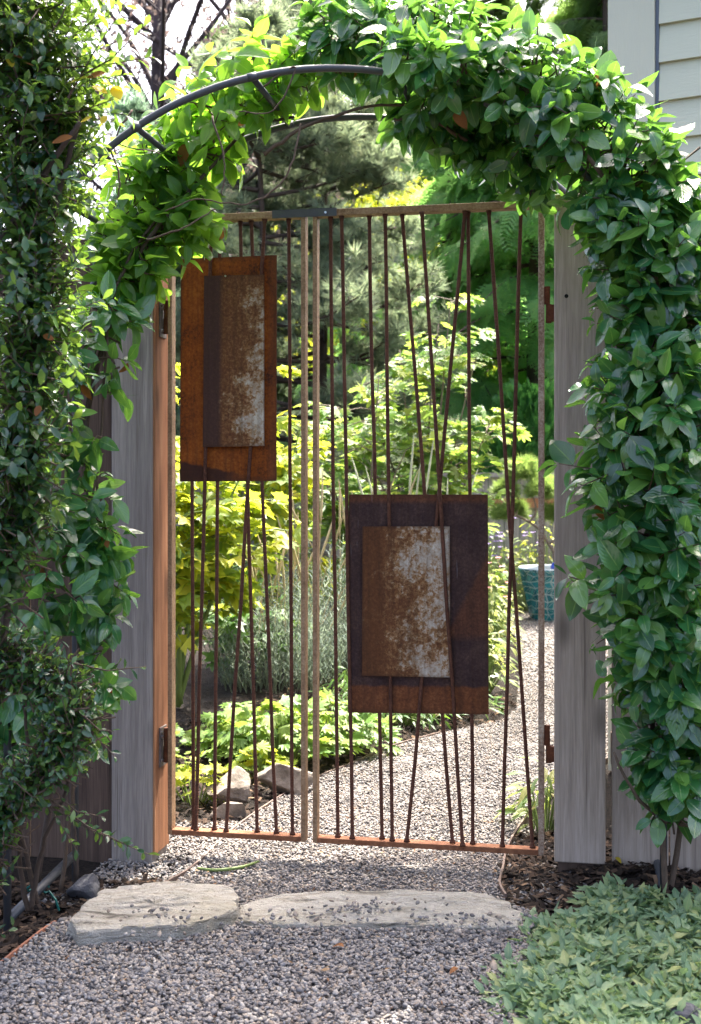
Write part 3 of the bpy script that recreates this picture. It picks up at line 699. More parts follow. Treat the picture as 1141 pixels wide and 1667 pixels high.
# ------------------------------------------------------------------ arbor of bent pipe
HP0 = Vector((-.877, 3.14, 0)); HP1 = Vector((-.80, 3.57, 0)); HWD = 1.725; AU = Vector((.9957, .0926, 0))
def hoop(base, wd, zs=1.48, rise=.775, n=56):
    U = AU; a = wd / 2; c = base + U * a; pts = [c - U * a + Vector((0, 0, -.02)), c - U * a + Vector((0, 0, .8))]
    for k in range(n + 1):
        t = math.pi - math.pi * k / n; pts.append(c + U * (a * math.cos(t)) + Vector((0, 0, zs + rise * math.sin(t))))
    pts += [c + U * a + Vector((0, 0, .8)), c + U * a + Vector((0, 0, gz(c.x + a, c.y) - .02))]
    return pts
h0, h1 = hoop(HP0, HWD), hoop(HP1, HWD)
arbor = thing('garden_arbor', (HP0 + HP1) / 2 + Vector((.8, -.15, 0)), 'dark bent pipe arbor arching over the path before the gate', 'arbor')
MB().tube(h0, .0098, 10).build('hoop', M['pipe'], arbor, smooth=True)
MB().tube(h1, .0098, 10).build('hoop', M['pipe'], arbor, smooth=True)
U = AU
for k in (6, 9, 12.5, 16.5, 20.5, 24, 27):
    k *= 2; i = int(k); f = k - i; a = h0[i].lerp(h0[i + 1], f); b = h1[i].lerp(h1[i + 1], f); e = (b - a).normalized() * .0
    MB().tube([a, b], .0085, 8).build('crossbar', M['pipe'], arbor, smooth=True)
    for c in (a, b):
        d = (h0[i + 1] - h0[i]).normalized() * .012
        MB().tube([c - d, c + d], .0113, 10).build('sleeve', M['pipe'], arbor, smooth=True)
for z in (.05,):
    MB().tube([HP0 + Vector((0, 0, z)), HP1 + Vector((0, 0, z + .04))], .0125, 8).build('base_bar', M['pipe'], arbor, smooth=True)
    q = Vector((0, 0, gz(.85, 3.3) + .0)); MB().tube([HP0 + U * HWD + q, HP1 + U * HWD + q], .0125, 8).build('base_bar', M['pipe'], arbor, smooth=True)
for z in (.65, 1.15):
    MB().tube([HP0 + Vector((0, 0, z)), HP1 + Vector((0, 0, z))], .0105, 8).build('crossbar', M['pipe'], arbor, smooth=True)
    MB().tube([HP0 + U * HWD + Vector((0, 0, z)), HP1 + U * HWD + Vector((0, 0, z))], .0105, 8).build('crossbar', M['pipe'], arbor, smooth=True)

# ------------------------------------------------------------------ vines
def envelope_sample(E, wts, shell):
    """E: list of (centre, radius); a shoot's base and tip inside the sleeve"""
    k = rng.choices(range(len(E) - 1), wts)[0]; t = rng.random()
    c = E[k][0].lerp(E[k + 1][0], t); r = E[k][1] * (1 - t) + E[k + 1][1] * t
    return c, r, (E[k + 1][0] - E[k][0]).normalized()
def vine(thg, E, nshoots, size, mat, npairs=(3, 5), upbias=.35, twig=.0022, droopy=.25, jitter=.35, ydepth=1.0, nobj=300, hang=0.0, front=0.0, dry=8):
    lv = Leaves(); tw = MB()
    wts = [(E[i + 1][0] - E[i][0]).length * (E[i][1] + E[i + 1][1]) for i in range(len(E) - 1)]
    for s in range(nshoots):
        c, r, ax = envelope_sample(E, wts, 0)
        d = rdir(); d = (d - ax * d.dot(ax) * .5); d.z += upbias; d.y -= front; d.y *= ydepth; d.normalize()
        tip = c + d * r * rng.uniform(.55, 1.08); L = r * rng.uniform(.35, .75) + .03; base = tip - d * L + rv(.02)
        sag = Vector((0, 0, -hang * L))
        pts = [base, base.lerp(tip, .5) + rv(.008), tip + sag]; tw.tube(pts, [twig * 1.6, twig, twig * .6], 4, False)
        axd = (tip + sag - base).normalized(); n = rng.randint(*npairs); roll = rng.uniform(0, 6.28)
        px = axd.cross(rdir()).normalized(); py = axd.cross(px)
        for i in range(n):
            t = .25 + .75 * (i + 1) / n; p = base.lerp(tip + sag, min(t, 1)) if t <= .5 else polyline(pts, min(t, 1)); roll += 1.57
            for sg in (0, math.pi):
                q = px * math.cos(roll + sg) + py * math.sin(roll + sg)
                dd = (q * (1.0 if i < n - 1 else .75) + axd * (.45 if i < n - 1 else .8) + Vector((0, 0, -droopy)) + rv(jitter * .5)).normalized()
                nn = (axd * .8 + Vector((0, 0, .9)) + rv(jitter) + Vector((0, -.25, 0)))
                z = size * rng.choice((rng.uniform(.45, .8), rng.uniform(.75, 1.05), rng.uniform(.9, 1.25))) * (1 if i < n - 1 else .75)
                lv.add(p + dd * .006, dd, nn, z)
    if dry: dv = Leaves()
    for _ in range(dry):
        k = rng.randrange(len(lv.p)); dv.add(lv.p[k], (rng.gauss(0, .5), -.3, -1), lv.n[k], size * rng.uniform(.4, .8))
    if dry: dv.all([LEAF_VINE[3]], 'dry_leaves', M['dry'], thg)
    lv.split(LEAF_VINE, mat, thg, nobj); tw.build('twigs', M['vine_stem'], thg, True, kind='stuff')
    return lv
def pxr(rows): return [(at(a, b, c), r) for a, b, c, r in rows]
vr = thing('climbing_vine', (.80, 3.05, gz(.8, 3.1)), 'dense glossy green vine over the arch top and right arbor leg', 'vine')
E = pxr([(500, 90, 3.5, .08), (560, 65, 3.48, .15), (640, 80, 3.42, .16), (720, 105, 3.34, .175), (800, 125, 3.30, .19), (880, 165, 3.28, .19), (960, 225, 3.25, .18), (1030, 320, 3.22, .17), (1060, 430, 3.22, .15),
         (1075, 530, 3.22, .15), (1060, 640, 3.22, .175), (1045, 750, 3.20, .225), (1045, 900, 3.20, .22), (1070, 1020, 3.22, .18), (1085, 1140, 3.22, .145), (1100, 1250, 3.22, .125), (1100, 1330, 3.22, .085)])
vine(vr, E, 640, .092, M['vine'], (2, 4), .30, droopy=.32, front=.3, nobj=270)
E = pxr([(1090, 250, 3.3, .10), (1135, 350, 3.3, .12), (1150, 500, 3.3, .12), (1160, 700, 3.3, .12), (1160, 900, 3.3, .13), (1165, 1100, 3.3, .12), (1160, 1300, 3.3, .09)])
vine(vr, E, 150, .09, M['vine'], (2, 4), .30, droopy=.32, front=.3, nobj=30)
E = pxr([(640, 175, 3.5, .06), (720, 185, 3.48, .08), (790, 205, 3.48, .095), (850, 245, 3.46, .10), (890, 290, 3.44, .07)])
vine(vr, E, 95, .088, M['vine'], (2, 3), .0, droopy=.4, front=.2, nobj=0, hang=.3, dry=2)
E = pxr([(625, 92, 3.12, .05), (690, 100, 3.10, .07), (760, 120, 3.10, .07)])
vine(vr, E, 30, .088, M['vine'], (2, 3), .3, droopy=.3, front=.3, nobj=0, dry=0)
def stems(thg, paths, r, mat=None, n=7, dy=0.0):
    for p in paths:
        q = smooth_path([at(c[0], c[1], c[2] + dy) for c in p], 6); q = [a + rv(.0015) for a in q]
        MB().tube(q, [r * (1 - .5 * i / len(q)) for i in range(len(q))], n).build('stem', mat or M['vine_stem'], thg, True)
stems(vr, [[(1085, 1465, 3.20), (1070, 1250, 3.23), (1050, 1000, 3.21), (1075, 760, 3.23), (1060, 560, 3.23), (1040, 400, 3.23), (960, 260, 3.1), (850, 180, 3.33), (700, 130, 3.2), (560, 110, 3.40)],
           [(1090, 1460, 3.23), (1110, 1300, 3.26), (1085, 1100, 3.26), (1060, 880, 3.1), (1095, 640, 3.1), (1060, 430, 3.1), (985, 300, 3.30), (880, 230, 3.36), (760, 200, 3.40), (640, 180, 3.43)]], .0085, dy=.06)
stems(vr, [[(1085, 1340, 3.22), (1035, 1295, 3.18), (1000, 1225, 3.17)], [(1105, 1340, 3.22), (1145, 1345, 3.17), (1175, 1290, 3.1)], [(1100, 1180, 3.2), (1112, 1110, 3.12), (1085, 1050, 3.12)],
           [(430, 250, 3.4), (500, 205, 3.4), (590, 175, 3.4), (680, 170, 3.4)], [(760, 230, 3.4), (700, 195, 3.4), (640, 195, 3.4)]], .006)
vl = thing('climbing_vine', (-.83, 3.3, 0), 'sparser sunlit vine on the left arbor leg, hanging above the narrow gate leaf', 'vine')
E = pxr([(500, 120, 3.5, .06), (440, 120, 3.5, .12), (385, 150, 3.5, .16), (345, 215, 3.48, .17), (300, 270, 3.5, .16), (250, 310, 3.5, .15), (205, 365, 3.48, .12), (185, 430, 3.42, .09), (170, 520, 3.4, .06)])
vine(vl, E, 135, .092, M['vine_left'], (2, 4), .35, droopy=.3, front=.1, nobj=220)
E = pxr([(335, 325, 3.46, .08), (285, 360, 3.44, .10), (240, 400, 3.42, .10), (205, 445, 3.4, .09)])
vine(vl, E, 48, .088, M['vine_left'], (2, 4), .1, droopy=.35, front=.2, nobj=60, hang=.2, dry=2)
stems(vl, [[(125, 1440, 3.5), (118, 1200, 3.48), (150, 950, 3.45), (140, 700, 3.42), (190, 500, 3.4), (240, 390, 3.36), (310, 310, 3.42), (400, 215, 3.5), (480, 190, 3.5)],
           [(60, 1440, 3.4), (90, 1250, 3.4), (130, 1050, 3.38), (110, 850, 3.38), (150, 620, 3.36), (200, 440, 3.34), (270, 340, 3.4)]], .0085, M['bark'])
stems(vl, [[(490, 200, 3.2), (480, 250, 3.18), (455, 300, 3.17), (400, 332, 3.16), (320, 325, 3.16), (270, 345, 3.18)], [(345, 190, 3.2), (365, 260, 3.2), (360, 320, 3.2)], [(215, 180, 3.2), (190, 230, 3.2), (260, 250, 3.2)],
           [(430, 140, 3.2), (480, 110, 3.2), (445, 180, 3.2), (390, 180, 3.2)], [(180, 240, 3.15), (195, 300, 3.15), (185, 340, 3.15)], [(240, 390, 3.2), (300, 370, 3.15), (350, 340, 3.15)]], .003)
vl2 = thing('climbing_vine', (-.72, 3.35, 0), 'loose dark leafy vine strands hanging before the left gate post', 'vine')
E = pxr([(180, 470, 3.3, .07), (175, 560, 3.3, .07), (170, 660, 3.3, .065), (155, 760, 3.3, .07), (165, 880, 3.3, .07), (165, 980, 3.3, .07), (170, 1060, 3.28, .065), (160, 1130, 3.25, .05), (120, 1250, 3.25, .04)])
vine(vl2, E, 64, .088, M['vine'], (2, 3), .1, droopy=.35, front=.2, nobj=300, hang=.3)
vl3 = thing('climbing_vine', (-.86, 3.2, 0), 'dark leafy vine behind the small leaved shrubs at the left edge', 'vine')
E = pxr([(90, 450, 3.25, .10), (70, 620, 3.25, .11), (80, 800, 3.22, .11), (85, 930, 3.2, .11), (60, 1040, 3.2, .11), (30, 1150, 3.2, .10), (20, 1260, 3.2, .08)])
vine(vl3, E, 110, .085, M['vine'], (2, 3), .1, droopy=.35, front=.2, nobj=200, hang=.25)
stems(vl2, [[(100, 1450, 3.35), (120, 1280, 3.33), (135, 1100, 3.32), (150, 900, 3.3), (165, 700, 3.3), (180, 480, 3.3)]], .006)
# plant tie tape knotted round the stems
for nm, lab, a, r in (('plant_tie', 'teal tie tape looped round the right vine stems', at(1075, 985, 3.22), .03), ('plant_tie', 'teal tie tape knotted low on the left vine stem', at(62, 1445, 3.36), .03)):
    tt = MB(); pts = [a + Vector((r * math.cos(k * .7), r * .6 * math.sin(k * .7), .012 * math.sin(k * 1.3))) for k in range(10)]
    tt.tube(pts + [pts[-1] + Vector((.02, -.01, -.02)), pts[-1] + Vector((.03, -.01, -.05))], .003, 4); o = tt.build(nm, M['tie']); tag(o, lab, 'plant tie')

# ------------------------------------------------------------------ small-leaved shrubs on the left
def sprig(lv, tw, base, tip, size, gap=.0105, curve=.02, start=.25, rtw=.0016):
    mid = base.lerp(tip, .5) + Vector((0, 0, -curve)) + rv(curve * .4); pts = [base, mid, tip]
    tw.tube(pts, [rtw * 1.5, rtw, rtw * .5], 3, False); L = (tip - base).length; n = max(4, int(L * (1 - start) / gap)); roll = rng.uniform(0, 6.28)
    axd = (tip - base).normalized(); px = axd.cross(rdir()).normalized(); py = axd.cross(px)
    for i in range(n):
        t = start + (1 - start) * (i + .5) / n; p = polyline(pts, t); roll += 2.4
        q = px * math.cos(roll) + py * math.sin(roll)
        dd = q * .8 + axd * .75 + rv(.2); lv.add(p, dd, axd * .5 + Vector((0, -.1, .8)) + rv(.4), size * rng.uniform(.65, 1.2))
def sprig_shrub(name, loc, label, E, n, size, mat, extra=(), Lr=(.10, .2), upbias=.25, stemr=None):
    t = thing(name, loc, label, 'shrub'); lv = Leaves(); tw = MB()
    wts = [(E[i + 1][0] - E[i][0]).length * (E[i][1] + E[i + 1][1]) for i in range(len(E) - 1)]
    for s in range(n):
        c, r, ax = envelope_sample(E, wts, 0); d = rdir(); d.z += upbias; d.y -= .15; d.normalize()
        tip = c + d * r * rng.uniform(.35, 1.05); L = rng.uniform(*Lr); base = tip - (d + rv(.25)).normalized() * L
        sprig(lv, tw, base, tip, size)
    for a, b in extra: sprig(lv, tw, a, b, size * 1.05, .014, .01, .1, .002)
    lv.all(LEAF_SMALL, 'foliage', mat, t); tw.build('twigs', M['vine_stem'], t, True, kind='stuff')
    return t
sh = sprig_shrub('evergreen_shrub', (-.92, 2.8, 0), 'tall small leaved evergreen shrub filling the upper left edge',
    pxr([(-40, -90, 2.85, .30), (20, 60, 2.85, .24), (70, 180, 2.85, .20), (60, 300, 2.85, .19), (50, 400, 2.83, .19), (55, 500, 2.82, .17), (45, 600, 2.82, .16), (35, 720, 2.82, .15), (30, 830, 2.82, .13), (0, 930, 2.82, .07), (-20, 1020, 2.82, .06)]),
    1020, .039, M['shrub'], [(at(120, 130, 2.75), at(238, 40, 2.7)), (at(110, 160, 2.75), at(205, 5, 2.75)), (at(100, 110, 2.75), at(252, 92, 2.75)), (at(60, 190, 2.75), at(190, 160, 2.75)), (at(80, 60, 2.75), at(120, -20, 2.75))])
lv = Leaves(); tw = MB()  # sunlit right side of the shrub, its light put into the leaf colour
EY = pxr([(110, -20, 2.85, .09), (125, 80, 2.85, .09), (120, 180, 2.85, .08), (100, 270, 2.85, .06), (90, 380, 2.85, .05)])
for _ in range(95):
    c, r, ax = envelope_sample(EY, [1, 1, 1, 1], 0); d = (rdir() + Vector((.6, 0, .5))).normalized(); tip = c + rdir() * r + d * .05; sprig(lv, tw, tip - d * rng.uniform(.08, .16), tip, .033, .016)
lv.all(LEAF_SMALL, 'sunlit_foliage', M['shrub_sunlit'], sh); tw.build('twigs', M['green_stem'], sh, True, kind='stuff')
for px, py, mt, z in ((165, 135, 'yellow', .06), (185, 140, 'yellow', .05), (150, 125, 'golden', .06), (172, 118, 'dry', .045), (150, 140, 'yellow', .045), (20, 90, 'dry', .03), (12, 92, 'yellow', .04), (118, 222, 'dry', .05), (38, 102, 'dry', .03), (70, 545, 'dry', .03), (65, 660, 'dry', .03), (150, 190, 'yellow', .03), (172, 188, 'yellow', .03)):
    lv = Leaves(); lv.add(at(px, py, 2.74), Vector((rng.uniform(-1, 1), -.2, -.3)), Vector((0, -.6, .7)) + rv(.2), z); lv.all([LEAF_VINE[2]], 'leaf', M[mt], sh, None)
stems(sh, [[(-30, 1500, 2.85), (-10, 1200, 2.85), (20, 900, 2.85), (30, 600, 2.85), (40, 350, 2.85), (30, 100, 2.85), (0, -80, 2.85)], [(30, 600, 2.85), (60, 440, 2.83), (100, 300, 2.8), (130, 190, 2.8)], [(-10, 410, 2.8), (60, 300, 2.78), (130, 200, 2.76)]], .010, M['bark'])
sl_ = sprig_shrub('evergreen_shrub', (-.80, 2.85, 0), 'low small leaved shrub before the brown fence at lower left',
    pxr([(-20, 1060, 2.85, .11), (40, 1090, 2.85, .11), (100, 1110, 2.85, .095), (125, 1170, 2.84, .085), (80, 1240, 2.84, .10), (10, 1300, 2.84, .09), (-30, 1400, 2.84, .05)]),
    640, .027, M['shrub'], [(at(60, 1300, 2.85), at(245, 1392, 2.8)), (at(80, 1300, 2.85), at(205, 1375, 2.8)), (at(60, 1290, 2.85), at(125, 1385, 2.8)), (at(120, 1080, 2.85), at(238, 1085, 2.8)), (at(100, 1120, 2.85), at(190, 1235, 2.8)), (at(130, 1160, 2.8), at(185, 1190, 2.8)),
                             (at(90, 1290, 2.85), at(170, 1330, 2.8)), (at(-20, 1520, 2.8), at(25, 1505, 2.78)), (at(-30, 1450, 2.8), at(20, 1420, 2.78))], (.08, .16))
stems(sl_, [[(50, 1480, 3.0), (70, 1380, 2.95), (110, 1280, 2.9), (130, 1180, 2.86)], [(45, 1480, 3.0), (30, 1380, 2.95), (50, 1270, 2.9), (40, 1150, 2.86)], [(60, 1470, 3.0), (20, 1300, 2.9), (-20, 1200, 2.86)]], .007, M['bark'])

# ------------------------------------------------------------------ step stones, rocks, edging
def slab(name, poly, zt, zb, label, lip=.012, seed=1):
    """irregular flat stone: outline poly (x,y), layered top"""
    q = random.Random(seed); n = 160; P0 = [Vector((x, y, 0)) for x, y in poly]; P0.append(P0[0]); P = []
    for a, b in zip(P0, P0[1:]):
        k = max(2, int((b - a).length / .03)); nn = Vector((-(b - a).y, (b - a).x, 0)).normalized()
        P += [a.lerp(b, t / k) + nn * q.uniform(-.007, .007) for t in range(k)]
    P.append(P[0])
    L = [0]
    for a, b in zip(P, P[1:]): L.append(L[-1] + (b - a).length)
    ring = []
    for k in range(n):
        s = L[-1] * k / n; i = max(j for j in range(len(L)) if L[j] <= s); i = min(i, len(P) - 2); f = (s - L[i]) / max(1e-6, L[i + 1] - L[i]); ring.append(P[i].lerp(P[i + 1], f))
    c = sum(ring, Vector()) / n; V = []; from mathutils import noise as mn
    rs = [0, .12, .24, .36, .47, .57, .66, .74, .81, .87, .92, .955, .98, 1.0]
    for r in rs:
        for p in ring:
            v = c.lerp(p, r); e = mn.noise(v * 9 + Vector((seed, 0, 0))); h = mn.noise(Vector((v.x * 5, v.y * 12, seed)))
            step = .0045 * round((h + .25 * e) * 2.4); z = zt + step + .0022 * e + .0012 * mn.noise(v * 40)
            if r > .98: z -= lip * .35 * (.7 + 1.2 * e)
            if r == 1.0: v += (p - c).normalized() * .008 * mn.noise(v * 25)
            V.append((v.x, v.y, z))
    for zz, ins in ((zt - (zt - zb) * .35, .004), (zt - (zt - zb) * .65, -.006), (zb, -.012)):
        for p in ring:
            d = (p - c).normalized(); v = p + d * (ins + .014 * mn.noise(Vector((p.x * 18, p.y * 18, zz * 60)))); V.append((v.x, v.y, zz))
    F = []; m_ = len(rs) + 3
    for i in range(m_ - 1):
        for k in range(n):
            k2 = (k + 1) % n; F.append((i * n + k, (i + 1) * n + k, (i + 1) * n + k2, i * n + k2))
    me = bpy.data.meshes.new('mesh'); me.from_pydata(V, [], F); me.polygons.foreach_set('use_smooth', [i < (len(rs) - 2) * n for i in range(len(F))])
    o = link(me, name, M['flag']); tag(o, label, 'stone'); return o
def gp(px, py, z=0.0):
    Yd = (CAMH - z) * FPX / (py - HY); return ((px - CX) / FPX * Yd, Yd)
slab('step_stone', [gp(108, 1512, .06), gp(150, 1462, .08), gp(168, 1440, .085), gp(235, 1437, .085), gp(300, 1432, .085), gp(382, 1440, .085), gp(387, 1470, .085), gp(375, 1500, .06), gp(300, 1520, .06), gp(235, 1530, .05), gp(130, 1535, .05)], .080, -.03, 'cream flat step stone on the left with ragged front edge', .014, 3)
slab('step_stone', [gp(391, 1462, .07), gp(470, 1445, .07), gp(600, 1442, .07), gp(720, 1436, .075), gp(800, 1445, .075), gp(852, 1480, .06), gp(846, 1516, .045), gp(740, 1516, .045), gp(600, 1512, .045), gp(480, 1512, .045), gp(392, 1508, .045)], .058, -.03, 'long pale step stone on the right below the wide gate leaf', .012, 8)
def rock(name, c, rx, ry, rz, label, mat, seed, parent=None):
    bm = bmesh.new(); bmesh.ops.create_icosphere(bm, subdivisions=4, radius=1); from mathutils import noise as mn
    q = random.Random(seed); planes = [(Vector((q.gauss(0, 1), q.gauss(0, 1), q.gauss(0, .8))).normalized(), q.uniform(.5, .85)) for _ in range(16)]
    for v in bm.verts:
        p = v.co.copy()
        for nrm, d in planes:
            e = p.dot(nrm) - d
            if e > 0: p -= nrm * e * .97
        p *= 1 + .12 * mn.noise(p * 1.7 + Vector((seed, 0, 0))) + .03 * mn.noise(p * 7)
        v.co = Vector((c[0] + p.x * rx, c[1] + p.y * ry, c[2] + p.z * rz))
    me = bpy.data.meshes.new('mesh'); bm.to_mesh(me); bm.free(); o = link(me, name, mat)
    if label: tag(o, label, 'rock')
    return o
def gpt(px, py, z=0.0):
    x, y = gp(px, py, z); return (x, y)
x, y = gpt(372, 1306); rock('rock', (x, y, .045), .10, .10, .085, 'grey brown rock at the path edge, left of the long pale rock', M['rock'], 4)
x, y = gpt(372, 1332); rock('rock', (x, y + .03, .02), .075, .05, .05, 'small low rock in front of the grey brown rock', M['rock'], 9)
x, y = gpt(462, 1296); rock('rock', (x + .01, y + .05, .05), .145, .085, .07, 'long pale rock on the path edge under the bright green clump', M['rock'], 14)
x, y = gpt(128, 1465); rock('rock', (x, y + .05, .015), .048, .06, .05, 'dark angular rock beside the left step stone', M['rock_dark'], 21)
x, y = gpt(1130, 1700, .02); rock('rock', (x, y, .035), .09, .09, .08, 'dark smooth rock in the lower right corner under the ground cover', M['rock_dark'], 33)
# loose stones on the slabs
P = []
for cx, cy, s, n in ((255, 1485, 42, 34), (600, 1475, 38, 60), (480, 1492, 45, 30), (760, 1500, 50, 40), (300, 1514, 60, 40), (430, 1510, 40, 30), (640, 1517, 130, 140), (760, 1516, 60, 50)):
    for _ in range(n):
        px, py = rng.gauss(cx, s), rng.gauss(cy, s * .18)
        if py < 1450 or py > 1524: continue
        zt_ = .088 if px < 388 else .066
        x, y = gp(px, py, zt_); P.append((x, y, zt_))
P = np.array(P); V1, T1 = pebbles(P, nr.uniform(.003, .007, len(P)), ICO, ICOT); link(np_mesh(V1, T1), 'loose_stones', M['pebble'], None, 'stuff')
def edging(label, pts, z0_, z1_, mat, th=.003):
    q = smooth_path([Vector((x, y, 0)) for x, y in pts], 6); mb = MB()
    for a, b in zip(q, q[1:]):
        d = (b - a).normalized(); nrm = Vector((-d.y, d.x, 0)) * th; za, zb_ = gz(a.x, a.y), gz(b.x, b.y)
        mb.hexa([a - nrm + Vector((0, 0, za + z0_)), b - nrm + Vector((0, 0, zb_ + z0_)), b + nrm + Vector((0, 0, zb_ + z0_)), a + nrm + Vector((0, 0, za + z0_)),
                 a - nrm + Vector((0, 0, za + z1_)), b - nrm + Vector((0, 0, zb_ + z1_)), b + nrm + Vector((0, 0, zb_ + z1_)), a + nrm + Vector((0, 0, za + z1_))])
    o = mb.build('path_edging', mat); tag(o, label, 'edging')
edging('thin steel edging along the left side of the inner path', [(LEFTnp(v) - .004, v) for v in (3.5, 3.7, 3.92, 4.11, 4.45, 4.8, 5.1, 5.4, 5.7)], -.05, .013, M['edging'])
edging('thin steel edging curving along the right side of the inner path', [(RIGHTnp(v) + .004, v) for v in (3.42, 3.53, 3.7, 3.87, 4.07, 4.23, 4.63, 5.2)], -.05, .016, M['edging'])
edging('copper coloured edging left of the gravel in front', [(LEFTnp(v) - .004, v) for v in (2.2, 2.5, 2.7, 2.84, 2.95, 3.06, 3.14)], -.08, .016, M['copper_edging'])
tg = MB(); q = smooth_path([Vector((*gp(a, b, .02), .016)) for a, b in ((322, 1411), (345, 1414), (370, 1413), (398, 1408), (421, 1400))], 5)
o = tg.tube(q, [.002 + .0035 * math.sin(math.pi * (.12 + .8 * i / len(q))) for i in range(len(q))], 6).build('fallen_stalk', M['green_stem'], None, True); tag(o, 'curved green plant stalk lying on the gravel under the left gate leaf', 'stalk')

# ------------------------------------------------------------------ pot with clipped pine, blue ball
pc = Vector(((905 - CX) / FPX * 10.45, 10.45, .0))
pot = thing('mosaic_pot', pc, 'teal mosaic planter at the end of the gravel path', 'planter')
prof = [(.20, 0), (.215, .02), (.245, .15), (.28, .30), (.305, .415), (.315, .42), (.315, .45), (.29, .45), (.285, .41)]
MB().lathe(pc, prof, 40).build('body', M['grout'], pot, True)
MB().lathe(pc, [(.0, .41), (.286, .41)], 24).build('soil', M['mulch'], pot)
def prad(z): return np.interp(z, [p[1] for p in prof[:7]], [p[0] for p in prof[:7]])
nth, nz = 30, 8; zs = [.012 + .43 * k / nz for k in range(nz + 1)]
def pp(th, z, o=.005): return pc + Vector((math.cos(th) * (prad(z) + o), math.sin(th) * (prad(z) + o), z))
gridp = {(i, k): (2 * math.pi * (i + (.5 if k % 2 else 0) + (rng.uniform(-.3, .3) if True else 0)) / nth, zs[k] + (rng.uniform(-.016, .016) if 0 < k < nz else 0)) for i in range(nth) for k in range(nz + 1)}
for i in range(nth):
    for k in range(nz):
        def gp_(ii, kk):
            th, z = gridp[(ii % nth, kk)]; return (th + (2 * math.pi if ii >= nth else 0), z)
        qd = [gp_(i, k), gp_(i + 1, k), gp_(i + 1, k + 1), gp_(i, k + 1)]
        if math.sin(sum(a for a, b in qd) / 4) > .35: continue
        for tri in ([qd] if rng.random() < .35 else [[qd[0], qd[1], qd[2]], [qd[0], qd[2], qd[3]]] if rng.random() < .5 else [[qd[0], qd[1], qd[3]], [qd[1], qd[2], qd[3]]]):
            ca = sum(a for a, b in tri) / len(tri); cb = sum(b for a, b in tri) / len(tri); mb = MB(); n = len(tri)
            inn = [(ca + (a - ca) * .80, cb + (b - cb) * .80) for a, b in tri]
            mb.v = [pp(a, b, .0) for a, b in inn] + [pp(a, b, .006) for a, b in inn]
            mb.f = [tuple(range(n, 2 * n))] + [(j, (j + 1) % n, n + (j + 1) % n, n + j) for j in range(n)]
            mb.build('tile', M['tile'], pot)
bm = bmesh.new(); bmesh.ops.create_uvsphere(bm, u_segments=24, v_segments=16, radius=.055)
me = bpy.data.meshes.new('mesh'); bm.to_mesh(me); bm.free(); me.transform(Matrix.Translation(pc + Vector((-.03, -.23, .455)))); me.polygons.foreach_set('use_smooth', [True] * len(me.polygons))
tag(link(me, 'glass_ball', M['ball']), 'shiny blue glass ball on the rim of the teal planter', 'ball')
bp = thing('clipped_pine', pc + Vector((0, 0, .41)), 'small clipped pine with bright round needle puffs in the teal planter', 'tree')
PY = 10.45
def bpath(*pts): return smooth_path([at(a, b, PY + c) for a, b, c in pts], 5)
for pts, r in (([(905, 925, 0), (902, 900, 0), (893, 885, 0)], .022), ([(893, 885, 0), (878, 862, 0), (862, 850, .02), (840, 838, 0), (822, 826, 0)], .014), ([(893, 885, 0), (915, 870, 0), (920, 850, .05), (912, 830, 0)], .013),
               ([(862, 850, 0), (872, 832, 0), (866, 805, -.05), (850, 790, 0)], .010), ([(905, 905, 0), (925, 885, 0), (940, 860, 0), (930, 820, 0)], .012), ([(840, 838, 0), (845, 815, .05), (832, 800, 0)], .008)):
    q = bpath(*pts); MB().tube(q, [r * (1 - .45 * i / len(q)) for i in range(len(q))], 7).build('branch', M['bark_grey'], bp, True)
for cx, cy, dy, r in ((850, 770, 0, .135), (822, 800, .05, .10), (878, 800, -.1, .12), (840, 830, .1, .085), (910, 800, .1, .15), (815, 838, 0, .07), (900, 840, .1, .09), (940, 830, 0, .12)):
    lv = Leaves(); c = at(cx, cy, PY + dy)
    for _ in range(int(230 * r / .12)):
        d = rdir(); d.z = abs(d.z) * 1.1 - .35; d.normalize(); p = c + Vector((d.x * r, d.y * r, d.z * r * .85)) * rng.uniform(.35, 1.0)
        lv.add(p + rv(.012), d + Vector((0, 0, .55)) + rv(.25), rdir(), rng.uniform(.055, .11))
    lv.all(TUFT, 'needle_puff', M['bonsai'], bp)

